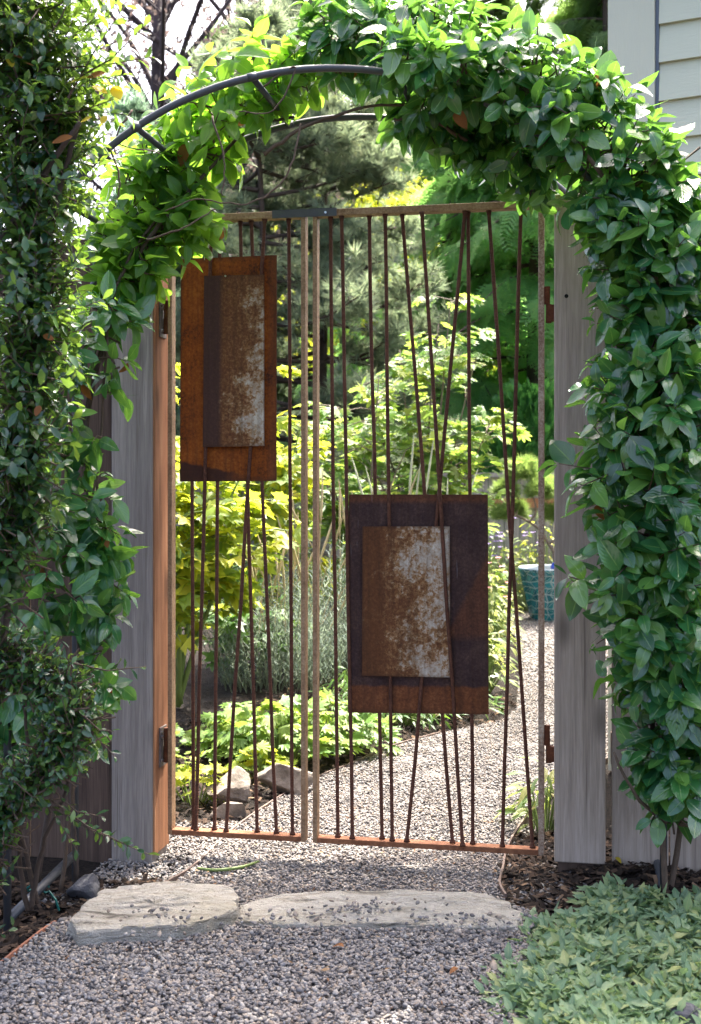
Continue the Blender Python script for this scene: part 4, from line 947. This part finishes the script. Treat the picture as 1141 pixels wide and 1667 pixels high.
# ------------------------------------------------------------------ planting beyond the gate
def leafy(name, label, cat, base, stems_, leaf, tpl, mat, nobj, stem_mat, per=(5, 9), blen=(.2, .5), flat=.8, stemr=.010, zlo=.3, droop=.25, nbranch=16, group=None):
    """shrub of rising stems with side branches and layered leaves; stems_: list of (dx, dy, height)"""
    t = thing(name, base, label, cat, group=group); base = Vector(base); lv = Leaves(); tw = MB()
    for dx, dy, h in stems_:
        top = base + Vector((dx, dy, h)); midp = base + Vector((dx * .35, dy * .35, h * .55)) + rv(.03); path = smooth_path([base + rv(.03) * Vector((1, 1, 0)).length * .2, midp, top], 5)
        MB().tube(path, [stemr * (1 - .75 * i / len(path)) for i in range(len(path))], 6).build('stem', stem_mat, t, True)
        for b in range(nbranch):
            f = rng.uniform(zlo, 1); p = polyline(path, f); a = rng.uniform(0, 6.28); L = rng.uniform(*blen) * (1.15 - .6 * f)
            d = Vector((math.cos(a), math.sin(a), rng.uniform(.0, .45))); tip = p + d * L
            tw.tube([p, p.lerp(tip, .5) + Vector((0, 0, .02)), tip], [.004, .003, .0015], 4, False)
            for i in range(rng.randint(*per)):
                g = rng.uniform(.3, 1.05); sd = Vector((-d.y, d.x, 0)) * rng.choice((-1, 1)); q = p.lerp(tip, g) + rv(.02)
                dd = d * .8 + sd * rng.uniform(.2, 1.1) + Vector((0, 0, -droop)) + rv(.25)
                lv.add(q + dd.normalized() * .02, dd, Vector((0, -.25, 1)) * flat + rv(.35) + d * .3, leaf * rng.uniform(.65, 1.2))
    lv.split(tpl, mat, t, nobj); tw.build('twigs', stem_mat, t, True, kind='stuff'); return t
x = (700 - CX) / FPX * 8.3
leafy('vine_maple', 'pale green vine maple shrub behind the wide gate leaf', 'shrub', (x, 8.3, .08), [(-.45, 0, 1.75), (-.2, .15, 2.0), (.05, -.1, 2.15), (.15, .1, 2.35), (.3, 0, 1.9), (-.1, -.2, 1.5), (.42, .1, 1.5), (-.55, -.1, 1.45)], .115, LEAF_MAPLE, M['maple'], 300, M['bark_grey'], (5, 9), (.25, .55), 1.0, .012, .25, .2, 22)
x = (585 - CX) / FPX * 8.0
leafy('vine_maple', 'pale green vine maple shrub left of centre, shorter, its top yellowing', 'shrub', (x, 7.8, .08), [(-.35, 0, 1.35), (-.1, .1, 1.6), (.12, -.1, 1.75), (-.2, -.15, 1.2), (.3, .1, 1.3), (.0, -.2, 1.0)], .11, LEAF_MAPLE, M['maple'], 300, M['bark_grey'], (5, 9), (.25, .5), 1.0, .012, .25, .2, 18)
x = (330 - CX) / FPX * 5.9
leafy('golden_maple', 'sunlit yellow green broad leaved shrub behind the narrow gate leaf', 'shrub', (x - .12, 5.9, .1), [(-.1, 0, 1.35), (.12, .1, 1.25), (.3, 0, 1.1), (.0, -.15, .95), (.38, .1, .85), (-.22, .1, 1.6), (.2, -.15, .75)], .105, LEAF_BIG, M['golden'], 300, M['green_stem'], (6, 10), (.2, .42), .8, .016, .35, .3, 15)
x = (430 - CX) / FPX * 7.2
leafy('golden_maple', 'taller yellow green shrub behind the golden one, seen right of the high plate', 'shrub', (x, 7.3, .1), [(-.3, 0, 1.6), (.0, .1, 1.75), (.22, 0, 1.45), (.1, -.2, 1.2), (-.15, -.2, 1.3)], .105, LEAF_BIG, M['golden'], 300, M['green_stem'], (6, 10), (.22, .45), .9, .013, .25, .3, 18)
x = (400 - CX) / FPX * 6.6
leafy('dark_leaved_shrub', 'dark green leafy shrub under the yellow green shrub', 'shrub', (x, 6.5, .1), [(-.25, 0, .55), (.05, .1, .6), (.22, 0, .5), (-.1, -.15, .4)], .09, LEAF_BIG, M['border'], 200, M['bark'], (4, 7), (.15, .3), .8, .007, .2, .3, 12)

def grass_shrub(name, label, base, rx, ry, h, n, size, mat, spikes=0, spike_mat=None, lean=.35):
    t = thing(name, base, label, 'shrub'); base = Vector(base); lv = Leaves(); tw = MB(); sp_ = MB()
    for s in range(n):
        a = rng.uniform(0, 6.28); r = math.sqrt(rng.random()); b = base + Vector((math.cos(a) * r * rx, math.sin(a) * r * ry, 0)); d = Vector((math.cos(a) * r * lean, math.sin(a) * r * lean, 1)) + rv(.12)
        hh = h * rng.uniform(.55, 1.05) * (1 - .35 * r * r); tip = b + d.normalized() * hh; tw.tube([b, b.lerp(tip, .5) + rv(.01), tip], [.003, .002, .001], 3, False)
        roll = rng.uniform(0, 6); k = int(hh / .022)
        for i in range(k):
            f = .2 + .8 * i / k; roll += 2.4; q = Vector((math.cos(roll), math.sin(roll), .9)); lv.add(b.lerp(tip, f), q, Vector((0, 0, 1)) + rv(.4), size * rng.uniform(.7, 1.2))
    for s in range(spikes):
        a = rng.uniform(0, 6.28); r = math.sqrt(rng.random()); b = base + Vector((math.cos(a) * r * rx, math.sin(a) * r * ry, h * .5)); tip = b + Vector((rng.gauss(0, .18), rng.gauss(-.05, .1), rng.uniform(.28, .5) * h * 1.9)); m_ = b.lerp(tip, .6) + rv(.015)
        sp_.tube([b, m_, m_.lerp(tip, .15), m_.lerp(tip, .6), tip], [.002, .0022, .007, .006, .002], 5, False)
    lv.all(LEAF_BLADE, 'foliage', mat, t); tw.build('stems', M['grey_stem'], t, True, kind='stuff')
    if spikes: sp_.build('seed_spikes', spike_mat, t, True, kind='stuff')
    return t
M['spike'] = plain('pale_spike', (.40, .42, .30), .8, var=.3)
M['grey_stem'] = plain('grey_green_stem', (.17, .2, .13), .7)
x = (455 - CX) / FPX * 6.6; grass_shrub('lavender_bush', 'silver grey narrow leaved bush with straw coloured spikes, behind the gap of the gate', (x, 6.4, .08), .30, .22, .66, 210, .05, M['grey'], 26, M['straw'])
x = (545 - CX) / FPX * 7.2; grass_shrub('lavender_bush', 'silver grey bush right of the gate gap, half behind the dark plate', (x, 6.9, .08), .26, .25, .82, 190, .05, M['grey'], 18, M['straw'])
x = (655 - CX) / FPX * 7.3; grass_shrub('spike_flower', 'pale upright flower spikes just above the dark plate', (x, 7.1, .1), .22, .1, .95, 40, .06, M['weed'], 10, M['spike'], .1)

def clump(name, label, base, rx, ry, h, n, leaf, tpl, mat, nobj=100, stalk=.003, cat='plant', dome=True, rest='foliage', flowers=None):
    t = thing(name, base, label, cat); base = Vector(base); lv = Leaves(); tw = MB()
    for s in range(n):
        a = rng.uniform(0, 6.28); r = rng.random() ** .5; z = h * (1 - .75 * r * r) * rng.uniform(.55, 1.05) if dome else h * rng.uniform(.3, 1)
        p = base + Vector((math.cos(a) * r * rx, math.sin(a) * r * ry, z)); root = base + Vector((math.cos(a) * r * rx * .35, math.sin(a) * r * ry * .35, -.01))
        d = Vector((math.cos(a), math.sin(a), -.15)) + rv(.35)
        if rng.random() < .5: tw.tube([root, root.lerp(p, .6) + Vector((0, 0, h * .12)), p], [stalk, stalk * .8, stalk * .5], 3, False)
        lv.add(p, d, Vector((math.cos(a) * .4 * r, math.sin(a) * .4 * r - .15, 1)) + rv(.28), leaf * rng.uniform(.6, 1.2))
    lv.split(tpl, mat, t, nobj, rest)
    if tw.v: tw.build('stalks', M['green_stem'], t, True, kind='stuff')
    if flowers:
        fm, nf, fs = flowers
        fl = Leaves()
        for s in range(nf):
            a = rng.uniform(0, 6.28); r = rng.random() ** .5; c = base + Vector((math.cos(a) * r * rx, math.sin(a) * r * ry, h * rng.uniform(.75, 1.15)))
            for k in range(7): fl.add(c, Vector((math.cos(k * .9), math.sin(k * .9), .3)), Vector((0, -.3, 1)), fs)
        fl.all(LEAF_SMALL, 'flowers', fm, t)
    return t
def spot(px, py, z=0): x, y = gp(px, py, z); return (x, y, gz(x, y))
b = spot(455, 1262); clump('geranium_clump', 'bright lime green leafy clump above the long pale rock', (b[0] - .02, b[1] + .22, b[2]), .30, .22, .27, 190, .085, LEAF_MAPLE, M['clump'], 130)
b = spot(560, 1245); clump('geranium_clump', 'lime green leafy clump by the path, right of the gate gap', (b[0] - .06, b[1] + .25, b[2]), .27, .20, .24, 170, .08, LEAF_MAPLE, M['clump'], 120)
b = spot(370, 1240); clump('geranium_clump', 'shaded green clump on the dark mulch behind the grey brown rock', (b[0] + .03, b[1] + .15, b[2]), .20, .18, .20, 120, .085, LEAF_MAPLE, M['clump'], 90)
b = spot(312, 1315); clump('wild_strawberry', 'yellow green round leaved plant at the left hinge stile foot', (b[0], b[1] + .1, b[2]), .13, .10, .17, 60, .062, LEAF_ROUND, M['golden'], 60)
b = spot(287, 1245); clump('wild_strawberry', 'small round leaved plant above the lower left hinge height', (b[0] - .05, b[1] + .1, b[2]), .10, .10, .14, 40, .055, LEAF_ROUND, M['clump'], 40)
b = spot(430, 1265); clump('coral_bells', 'low rounded yellow leaves between the two rocks', (b[0] - .02, b[1] + .0, b[2]), .13, .08, .13, 50, .07, LEAF_ROUND, M['golden'], 50)
b = spot(897, 1375, .02); clump('broad_leaf_plant', 'light green lance leaved plant at the foot of the right post', (b[0] + .02, b[1] + .25, b[2]), .10, .12, .24, 60, .095, LEAF_LANCE, M['weed'], 46)
b = spot(680, 1205); clump('border_plant', 'low green border plant under the dark plate', (b[0] - .08, b[1] + .35, b[2]), .30, .22, .22, 260, .06, LEAF_LANCE, M['border'], 120, flowers=(M['flower_white'], 12, .022))
b = spot(765, 1185); clump('border_plant', 'low green border plant at the bend of the path, white flowered', (b[0] - .10, b[1] + .35, b[2]), .28, .25, .22, 260, .06, LEAF_LANCE, M['border'], 120, flowers=(M['flower_white'], 14, .022))
b = spot(610, 1190); clump('border_plant', 'green border plant behind the lime clump', (b[0] - .05, b[1] + .3, b[2]), .25, .25, .26, 200, .07, LEAF_LANCE, M['border'], 80)
for i, (px, py, h, lab, mt, fl) in enumerate((
        (812, 1130, .42, 'light green leafy perennial by the path, nearest the dark plate', 'weed', None), (822, 1080, .50, 'pale leaved perennial behind the nearest one along the path', 'weed', (M['flower_pink'], 10, .02)),
        (826, 1045, .55, 'tall pale perennial with faded pink flowers by the path', 'weed', (M['flower_pink'], 14, .022)), (818, 1015, .62, 'yellow green perennial left of the teal planter', 'weed', None), (800, 1012, .70, 'grey green perennial with purple flowers behind the path plants', 'weed', (M['flower_purple'], 24, .026)))):
    Yd = CAMH * FPX / (py - HY); bx, by = (px - CX) / FPX * Yd, Yd
    clump('perennial', lab, (bx - .12, by, gz(bx - .12, by)), .20, .30, h, 230, .075, LEAF_LANCE, M[mt], 60, flowers=fl)
b = ((800 - CX) / FPX * 10.9, 10.9, 0); clump('aster_plant', 'aster with purple flowers left of the teal planter', b, .45, .3, .78, 380, .07, LEAF_LANCE, M['weed'], 60, flowers=(M['flower_purple'], 40, .028))
b = ((880 - CX) / FPX * 11.1, 11.1, 0); clump('aster_plant', 'yellow green leafy plant behind the teal planter', b, .5, .2, .85, 380, .08, LEAF_LANCE, M['golden'], 60)

# back fence with cap rail
bf = thing('back_fence', ((770 - CX) / FPX * 11.6, 11.6, 0), 'low grey board fence with a flat cap at the back of the garden', 'fence')
for i in range(52):
    a = -3.2 + .15 * i; MB().box(ident, a + .003, a + .147, 11.6, 11.62, -.02, 1.215).build('board', M['fence_back'], bf)
MB().box(ident, -3.2, 4.6, 11.56, 11.66, 1.217, 1.26).build('cap_rail', M['fence_back'], bf)
MB().box(ident, 1.05, 2.2, 11.545, 11.598, .93, 1.02).build('ledger_board', M['cedar_wood'], bf)

# ------------------------------------------------------------------ trees beyond the fence
def pine(loc, h, z0_, rad, nb, label, mat, seed, tsize=.16, tpb=26, bare=.35, top=1.0, bark='bark'):
    t = thing('pine_tree', loc, label, 'tree'); L = Vector(loc); lv = Leaves(); br = MB()
    path = [L + Vector((rng.gauss(0, .03), rng.gauss(0, .03), h * k / 8)) for k in range(9)]
    MB().tube(path, [.075 * (1 - .85 * k / 8) for k in range(9)], 9).build('trunk', M[bark], t, True)
    for b in range(nb):
        f = (b + rng.random()) / nb; z = z0_ + (h - z0_) * f; a = rng.uniform(0, 6.28); r = rad * (1 - f * .8) * rng.uniform(.65, 1.1)
        s = L + Vector((0, 0, z)); d = Vector((math.cos(a), math.sin(a), rng.uniform(-.12, .18))); e = s + d * r + Vector((0, 0, .08 * r)); mid = s.lerp(e, .55) + Vector((0, 0, -.06 * r)) + rv(.05)
        pts = smooth_path([s, mid, e], 4); br.tube(pts, [.028 * (1 - .8 * i / len(pts)) for i in range(len(pts))], 5, False)
        for k in range(tpb):
            g = rng.uniform(bare, 1.0); p = polyline(pts, g); sd = (Vector((-d.y, d.x, 0)) * rng.choice((-1, 1)) * rng.uniform(.2, 1) + d * .5 + Vector((0, 0, rng.uniform(-.15, .5)))).normalized(); sl2 = r * .32 * (1.2 - g) + .10
            q = p + sd * sl2 * rng.uniform(.3, 1)
            if k % 2 == 0: br.tube([p, p.lerp(q, .5) + rv(.02), q], [.007, .005, .003], 3, False)
            for _ in range(2): lv.add(q + rv(.06), sd + Vector((0, 0, .5)) + rv(.3), rdir(), tsize * rng.uniform(.7, 1.2))
    lv.all(TUFT_BIG, 'crown', mat, t); br.build('branches', M[bark], t, True, kind='stuff'); return t
def cedar(loc, h, z0_, rad, nb, label, mat, tsize=.36, spb=26, name='cedar_tree'):
    t = thing(name, loc, label, 'tree'); L = Vector(loc); lv = Leaves(); br = MB()
    MB().tube([L + Vector((0, 0, h * k / 6)) for k in range(7)], [.14 * (1 - .85 * k / 6) for k in range(7)], 9).build('trunk', M['bark'], t, True)
    for b in range(nb):
        f = (b + rng.random()) / nb; z = z0_ + (h - z0_) * f; a = rng.uniform(0, 6.28); r = rad * (1 - f * .85) * rng.uniform(.7, 1.1)
        s = L + Vector((0, 0, z)); d = Vector((math.cos(a), math.sin(a), 0)); e = s + d * r + Vector((0, 0, -.30 * r)); mid = s.lerp(e, .5) + Vector((0, 0, .10 * r)); pts = smooth_path([s, mid, e], 4)
        br.tube(pts, [.022 * (1 - .8 * i / len(pts)) for i in range(len(pts))], 4, False)
        for k in range(spb):
            g = rng.uniform(.2, 1.0); p = polyline(pts, g) + rv(.04); sd = Vector((-d.y, d.x, 0)) * rng.choice((-1, 1)) * rng.uniform(.1, .9)
            dd = d * rng.uniform(.3, .9) + sd + Vector((0, 0, -rng.uniform(.3, 1.1))); lv.add(p, dd, d * .7 + Vector((0, 0, .7)) + rv(.35), tsize * rng.uniform(.6, 1.2))
    lv.all(SPRAY, 'crown', mat, t); br.build('branches', M['bark'], t, True, kind='stuff'); return t
def bx(px, Yd): return (px - CX) / FPX * Yd
pine((bx(530, 13.2), 13.2, 0), 6.2, .4, 2.1, 80, 'grey green pine with bare brown twigs seen above the middle of the gate', M['needle'], 1, .17, 27)
pine((bx(420, 12.6), 12.6, 0), 5.8, .4, 2.4, 60, 'grey green pine left of centre behind the narrow gate leaf', M['needle'], 2, .17, 25)
pine((bx(255, 12.8), 12.8, 0), 5.0, 1.2, 1.5, 36, 'shorter blue green pine at the left under the dark tree', M['needle_blue'], 3, .17, 24)
cedar((bx(870, 14.3), 14.3, 0), 5.9, .3, 3.2, 100, 'bright green cedar with drooping sprays behind the right gate leaf', M['cedar'], .42, 30)
cedar((bx(735, 15.4), 15.4, 0), 6.6, .4, 3.0, 84, 'green cedar standing between the pine and the bright cedar', M['cedar'], .42, 26)
def arb(loc, h, r, n, label):
    t = thing('arborvitae', loc, label, 'tree'); L = Vector(loc); lv = Leaves()
    MB().tube([L, L + Vector((0, 0, h * .9))], [.05, .01], 7).build('trunk', M['bark'], t, True)
    for _ in range(n):
        f = rng.random() ** .8; a = rng.uniform(0, 6.28); rr = r * (math.sin(math.pi * min(1, (.18 + .82 * (1 - f)) * .62)) ** .9 if f < 1 else 0) * rng.uniform(.75, 1.03)
        d = Vector((math.cos(a), math.sin(a), .0)); p = L + d * rr + Vector((0, 0, f * h)); lv.add(p, d * .55 + Vector((0, 0, 1)) + rv(.3), d.cross(Vector((0, 0, 1))) + rv(.5), .15 * rng.uniform(.7, 1.2))
    lv.all(SPRAY_SMALL, 'crown', M['arb'], t)
arb((bx(868, 12.7), 12.7, 0), CAMH + (785 - 640) / FPX * 12.7, .62, 2600, 'broad rounded dark green arborvitae behind the back fence, at right')
arb((bx(745, 12.5), 12.5, 0), CAMH + (785 - 700) / FPX * 12.5, .36, 1500, 'small narrow arborvitae behind the back fence, left of the broad one')
def broad(name, loc, h, zc, rad, nb, n, leaf, tpl, mat, bark, label, trunk=.13, sparse=.6):
    t = thing(name, loc, label, 'tree'); L = Vector(loc); lv = Leaves(); br = MB()
    MB().tube([L + Vector((.06 * math.sin(k), .05 * math.cos(k * 1.4), h * .8 * k / 6)) for k in range(7)], [trunk * (1 - .7 * k / 6) for k in range(7)], 8).build('trunk', M[bark], t, True)
    tips = []
    for b in range(nb):
        z = zc + (h - zc) * rng.random() * .8; a = rng.uniform(0, 6.28); r = rad * rng.uniform(.5, 1); s = L + Vector((0, 0, z * .85)); e = L + Vector((math.cos(a) * r, math.sin(a) * r, z + rng.uniform(.1, .7) * r)); m1 = s.lerp(e, .5) + rv(.12); pts = smooth_path([s, m1, e], 4)
        br.tube(pts, [.045 * (1 - .8 * i / len(pts)) for i in range(len(pts))], 5, False)
        for k in range(5):
            p = polyline(pts, rng.uniform(.3, 1)); q = p + rdir() * rad * .28; br.tube([p, p.lerp(q, .5) + rv(.04), q], [.012, .008, .004], 3, False); tips.append((p, q))
    for i in range(n):
        p, q = rng.choice(tips); c = p.lerp(q, rng.uniform(.2, 1.1)) + rv(rad * .07); lv.add(c, rdir() + Vector((0, 0, -.3)), Vector((0, 0, 1)) + rv(.6), leaf * rng.uniform(.6, 1.2))
    lv.all(tpl, 'crown', mat, t); br.build('branches', M[bark], t, True, kind='stuff'); return t
broad('plum_tree', (bx(262, 15), 15, 0), 9.5, 3.6, 2.1, 34, 6500, .085, LEAF_SMALL, M['plum'], 'bark_plum', 'dark purplish tree with a bare trunk against the white sky', .16)
broad('plum_tree', (bx(420, 17.5), 17.5, 0), 10, 4.0, 2.3, 34, 6500, .09, LEAF_SMALL, M['plum'], 'bark_plum', 'second dark purplish tree, behind the left pine', .16)
broad('broadleaf_tree', (bx(690, 19), 19, 0), 7, 1.5, 2.2, 34, 4200, .14, LEAF_BIG, M['golden'], 'bark', 'yellowish leafy tree glimpsed between the pine and the cedars')
for i, (px, Yd, h, r, lab) in enumerate(((545, 25, 13, 4.4, 'far conifer directly behind the grey green pine'), (800, 26, 13, 4.4, 'far conifer behind the bright cedar'), (985, 25, 14.5, 4.6, 'far conifer rising beside the house corner'),
                                     (390, 26, 11, 4.0, 'far conifer behind the second dark purplish tree'), (180, 27, 6.4, 3.2, 'low far conifer at the left under the white sky'), (-40, 26, 6.0, 3.2, 'low far conifer at the far left behind the shrub'), (680, 28, 12.5, 3.2, 'farthest conifer, seen between the pine and the cedars'), (465, 29, 12.5, 4.4, 'farthest conifer behind the left pine'))):
    cedar((bx(px, Yd), Yd, 0), h, .3, r, 96, lab, M['far'], .75, 26, 'far_conifer')

ot = thing('added_shade_tree', (2.75, 8.7, 0), 'unseen tree added beyond the house, its flat crown shading the front gravel', 'tree')  # unseen tree, added to keep the sun off the gravel before the gate
TC = Vector((1.35, 6.1, 6.3)); lv = Leaves(); br = MB()  # crown flattened to a thin bough so its shadow misses the left vine
q = smooth_path([Vector((2.75, 8.7, -.05)), Vector((2.8, 8.5, 2.2)), Vector((2.5, 7.7, 4.4)), Vector((1.9, 6.8, 5.8)), TC], 5)
MB().tube(q, [.15 * (1 - .75 * i / len(q)) for i in range(len(q))], 9).build('trunk', M['bark'], ot, True)
for b_ in range(46):
    s_ = polyline(q, rng.uniform(.7, 1)); d_ = rdir(); e_ = TC + Vector((d_.x * 1.9, d_.y * .34, d_.z * .25)) * rng.uniform(.3, 1); pts = smooth_path([s_, s_.lerp(e_, .5) + rv(.1), e_], 4)
    br.tube(pts, [.03 * (1 - .8 * i / len(pts)) for i in range(len(pts))], 5, False)
    for k in range(75):
        p_ = polyline(pts, rng.uniform(.35, 1)) + rv(.13); lv.add(p_, rdir() + Vector((0, 0, -.4)), Vector((0, 0, 1)) + rv(.5), .12 * rng.uniform(.7, 1.2))
lv.all(LEAF_BIG, 'crown', M['maple'], ot); br.build('branches', M['bark'], ot, True, kind='stuff')

# ------------------------------------------------------------------ ground cover in the lower right corner
from mathutils import noise as MN
lv = Leaves(); tw = MB(); n = 0
while n < 5200:
    px, py = rng.uniform(780, 1300), rng.uniform(1435, 1900); yl = 1476 - (px - 850) * .02 + 16 * math.sin(px * .03) + 10 * MN.noise(Vector((px * .02, 0, 3))); xl = 856 - (py - 1480) * .28 if py < 1560 else 824 + 18 * math.sin(py * .05)
    xl += 26 * MN.noise(Vector((py * .03, 5, 0)))
    if py < yl or px < xl + rng.gauss(0, 12): continue
    x, y = gp(px, py, .06); edge = min(1, (px - xl) / 110, (py - yl) / 60 + .35); cl = MN.noise(Vector((x * 9, y * 9, 1)))
    if cl < -.42: continue
    hgt = .008 + .058 * max(.12, edge) * (.65 + .8 * cl) * rng.uniform(.3, 1.1)
    top = Vector((x, y, gz(x, y) + max(.004, hgt))); lean = Vector((rng.gauss(0, .4), rng.gauss(-.1, .4), 1)).normalized()
    if rng.random() < .3: tw.tube([top - lean * (hgt + .012), top], [.0012, .0009], 3, False)
    k = rng.randint(2, 3); a = rng.uniform(0, 6.28); px_ = lean.cross(Vector((math.cos(a), math.sin(a), .1))).normalized(); py_ = lean.cross(px_); roll = rng.uniform(0, 6)
    for j in range(k * 2):
        roll += math.pi if j % 2 else 1.57; c = top - lean * (.014 * (j // 2)); q = px_ * math.cos(roll) + py_ * math.sin(roll)
        d = q + lean * rng.uniform(.1, .9); lv.add(c + q * .003, d, lean + rv(.25) - q * .2, .035 * rng.choice((.55, .8, 1.0, 1.2)) * rng.uniform(.85, 1.2))
    n += 1
gcv = lv.all(LEAF_COVER, 'ground_cover', M['cover'], None, 'stuff'); tw.build('ground_cover_stems', M['green_stem'], None, kind='stuff')
# fine litter on the gravel
P_ = []; T_ = []
for _ in range(420):
    y = rng.uniform(2.5, 4.4); x = interp(LEFT, y) + (interp(RIGHT, y) - interp(LEFT, y)) * rng.random(); z = gz(x, y) + rng.uniform(.012, .018); a = rng.uniform(0, 6.28); l = rng.uniform(.003, .012); wd = rng.uniform(.001, .004)
    d = Vector((math.cos(a), math.sin(a), rng.gauss(0, .2))) * l; s2 = Vector((-math.sin(a), math.cos(a), rng.gauss(0, .3))) * wd; c = Vector((x, y, z)); b = len(P_)
    P_ += [c - d, c + s2, c + d, c - s2]; T_ += [(b, b + 1, b + 2), (b, b + 2, b + 3)]
link(np_mesh(np.array(P_), np.array(T_), smooth=False), 'leaf_litter', M['dry_bit'], None, 'stuff')
# fallen leaves on the gravel and the mulch
for i, (px, py, mt, lab, sz) in enumerate(((1000, 1432, 'yellow', 'yellow fallen leaf on the mulch beside the right arbor leg', .035), (925, 1424, 'yellow', 'pale fallen leaf on the mulch under the right post', .05), (560, 1560, 'dry', 'brown curled fallen leaf on the gravel in front, centre', .04), (790, 1617, 'dry', 'small reddish fallen leaf on the gravel near the ground cover', .025), (745, 1595, 'dry', 'curled brown leaf at the gravel edge by the ground cover', .03), (235, 1527, 'dry', 'small orange leaf at the left step stone front', .016), (600, 1283, 'straw', 'flat pale fallen leaf on the inner path', .05))):
    lv = Leaves(); x, y = gp(px, py, .03); z = gz(x, y) + .022; a = rng.uniform(0, 6.28); lv.add((x, y, z), (math.cos(a), math.sin(a), .1), (.1, -.2, 1), sz)
    o = lv.all([LEAF_VINE[1]], 'fallen_leaf', M[mt], None, 'thing'); tag(o, lab, 'leaf')
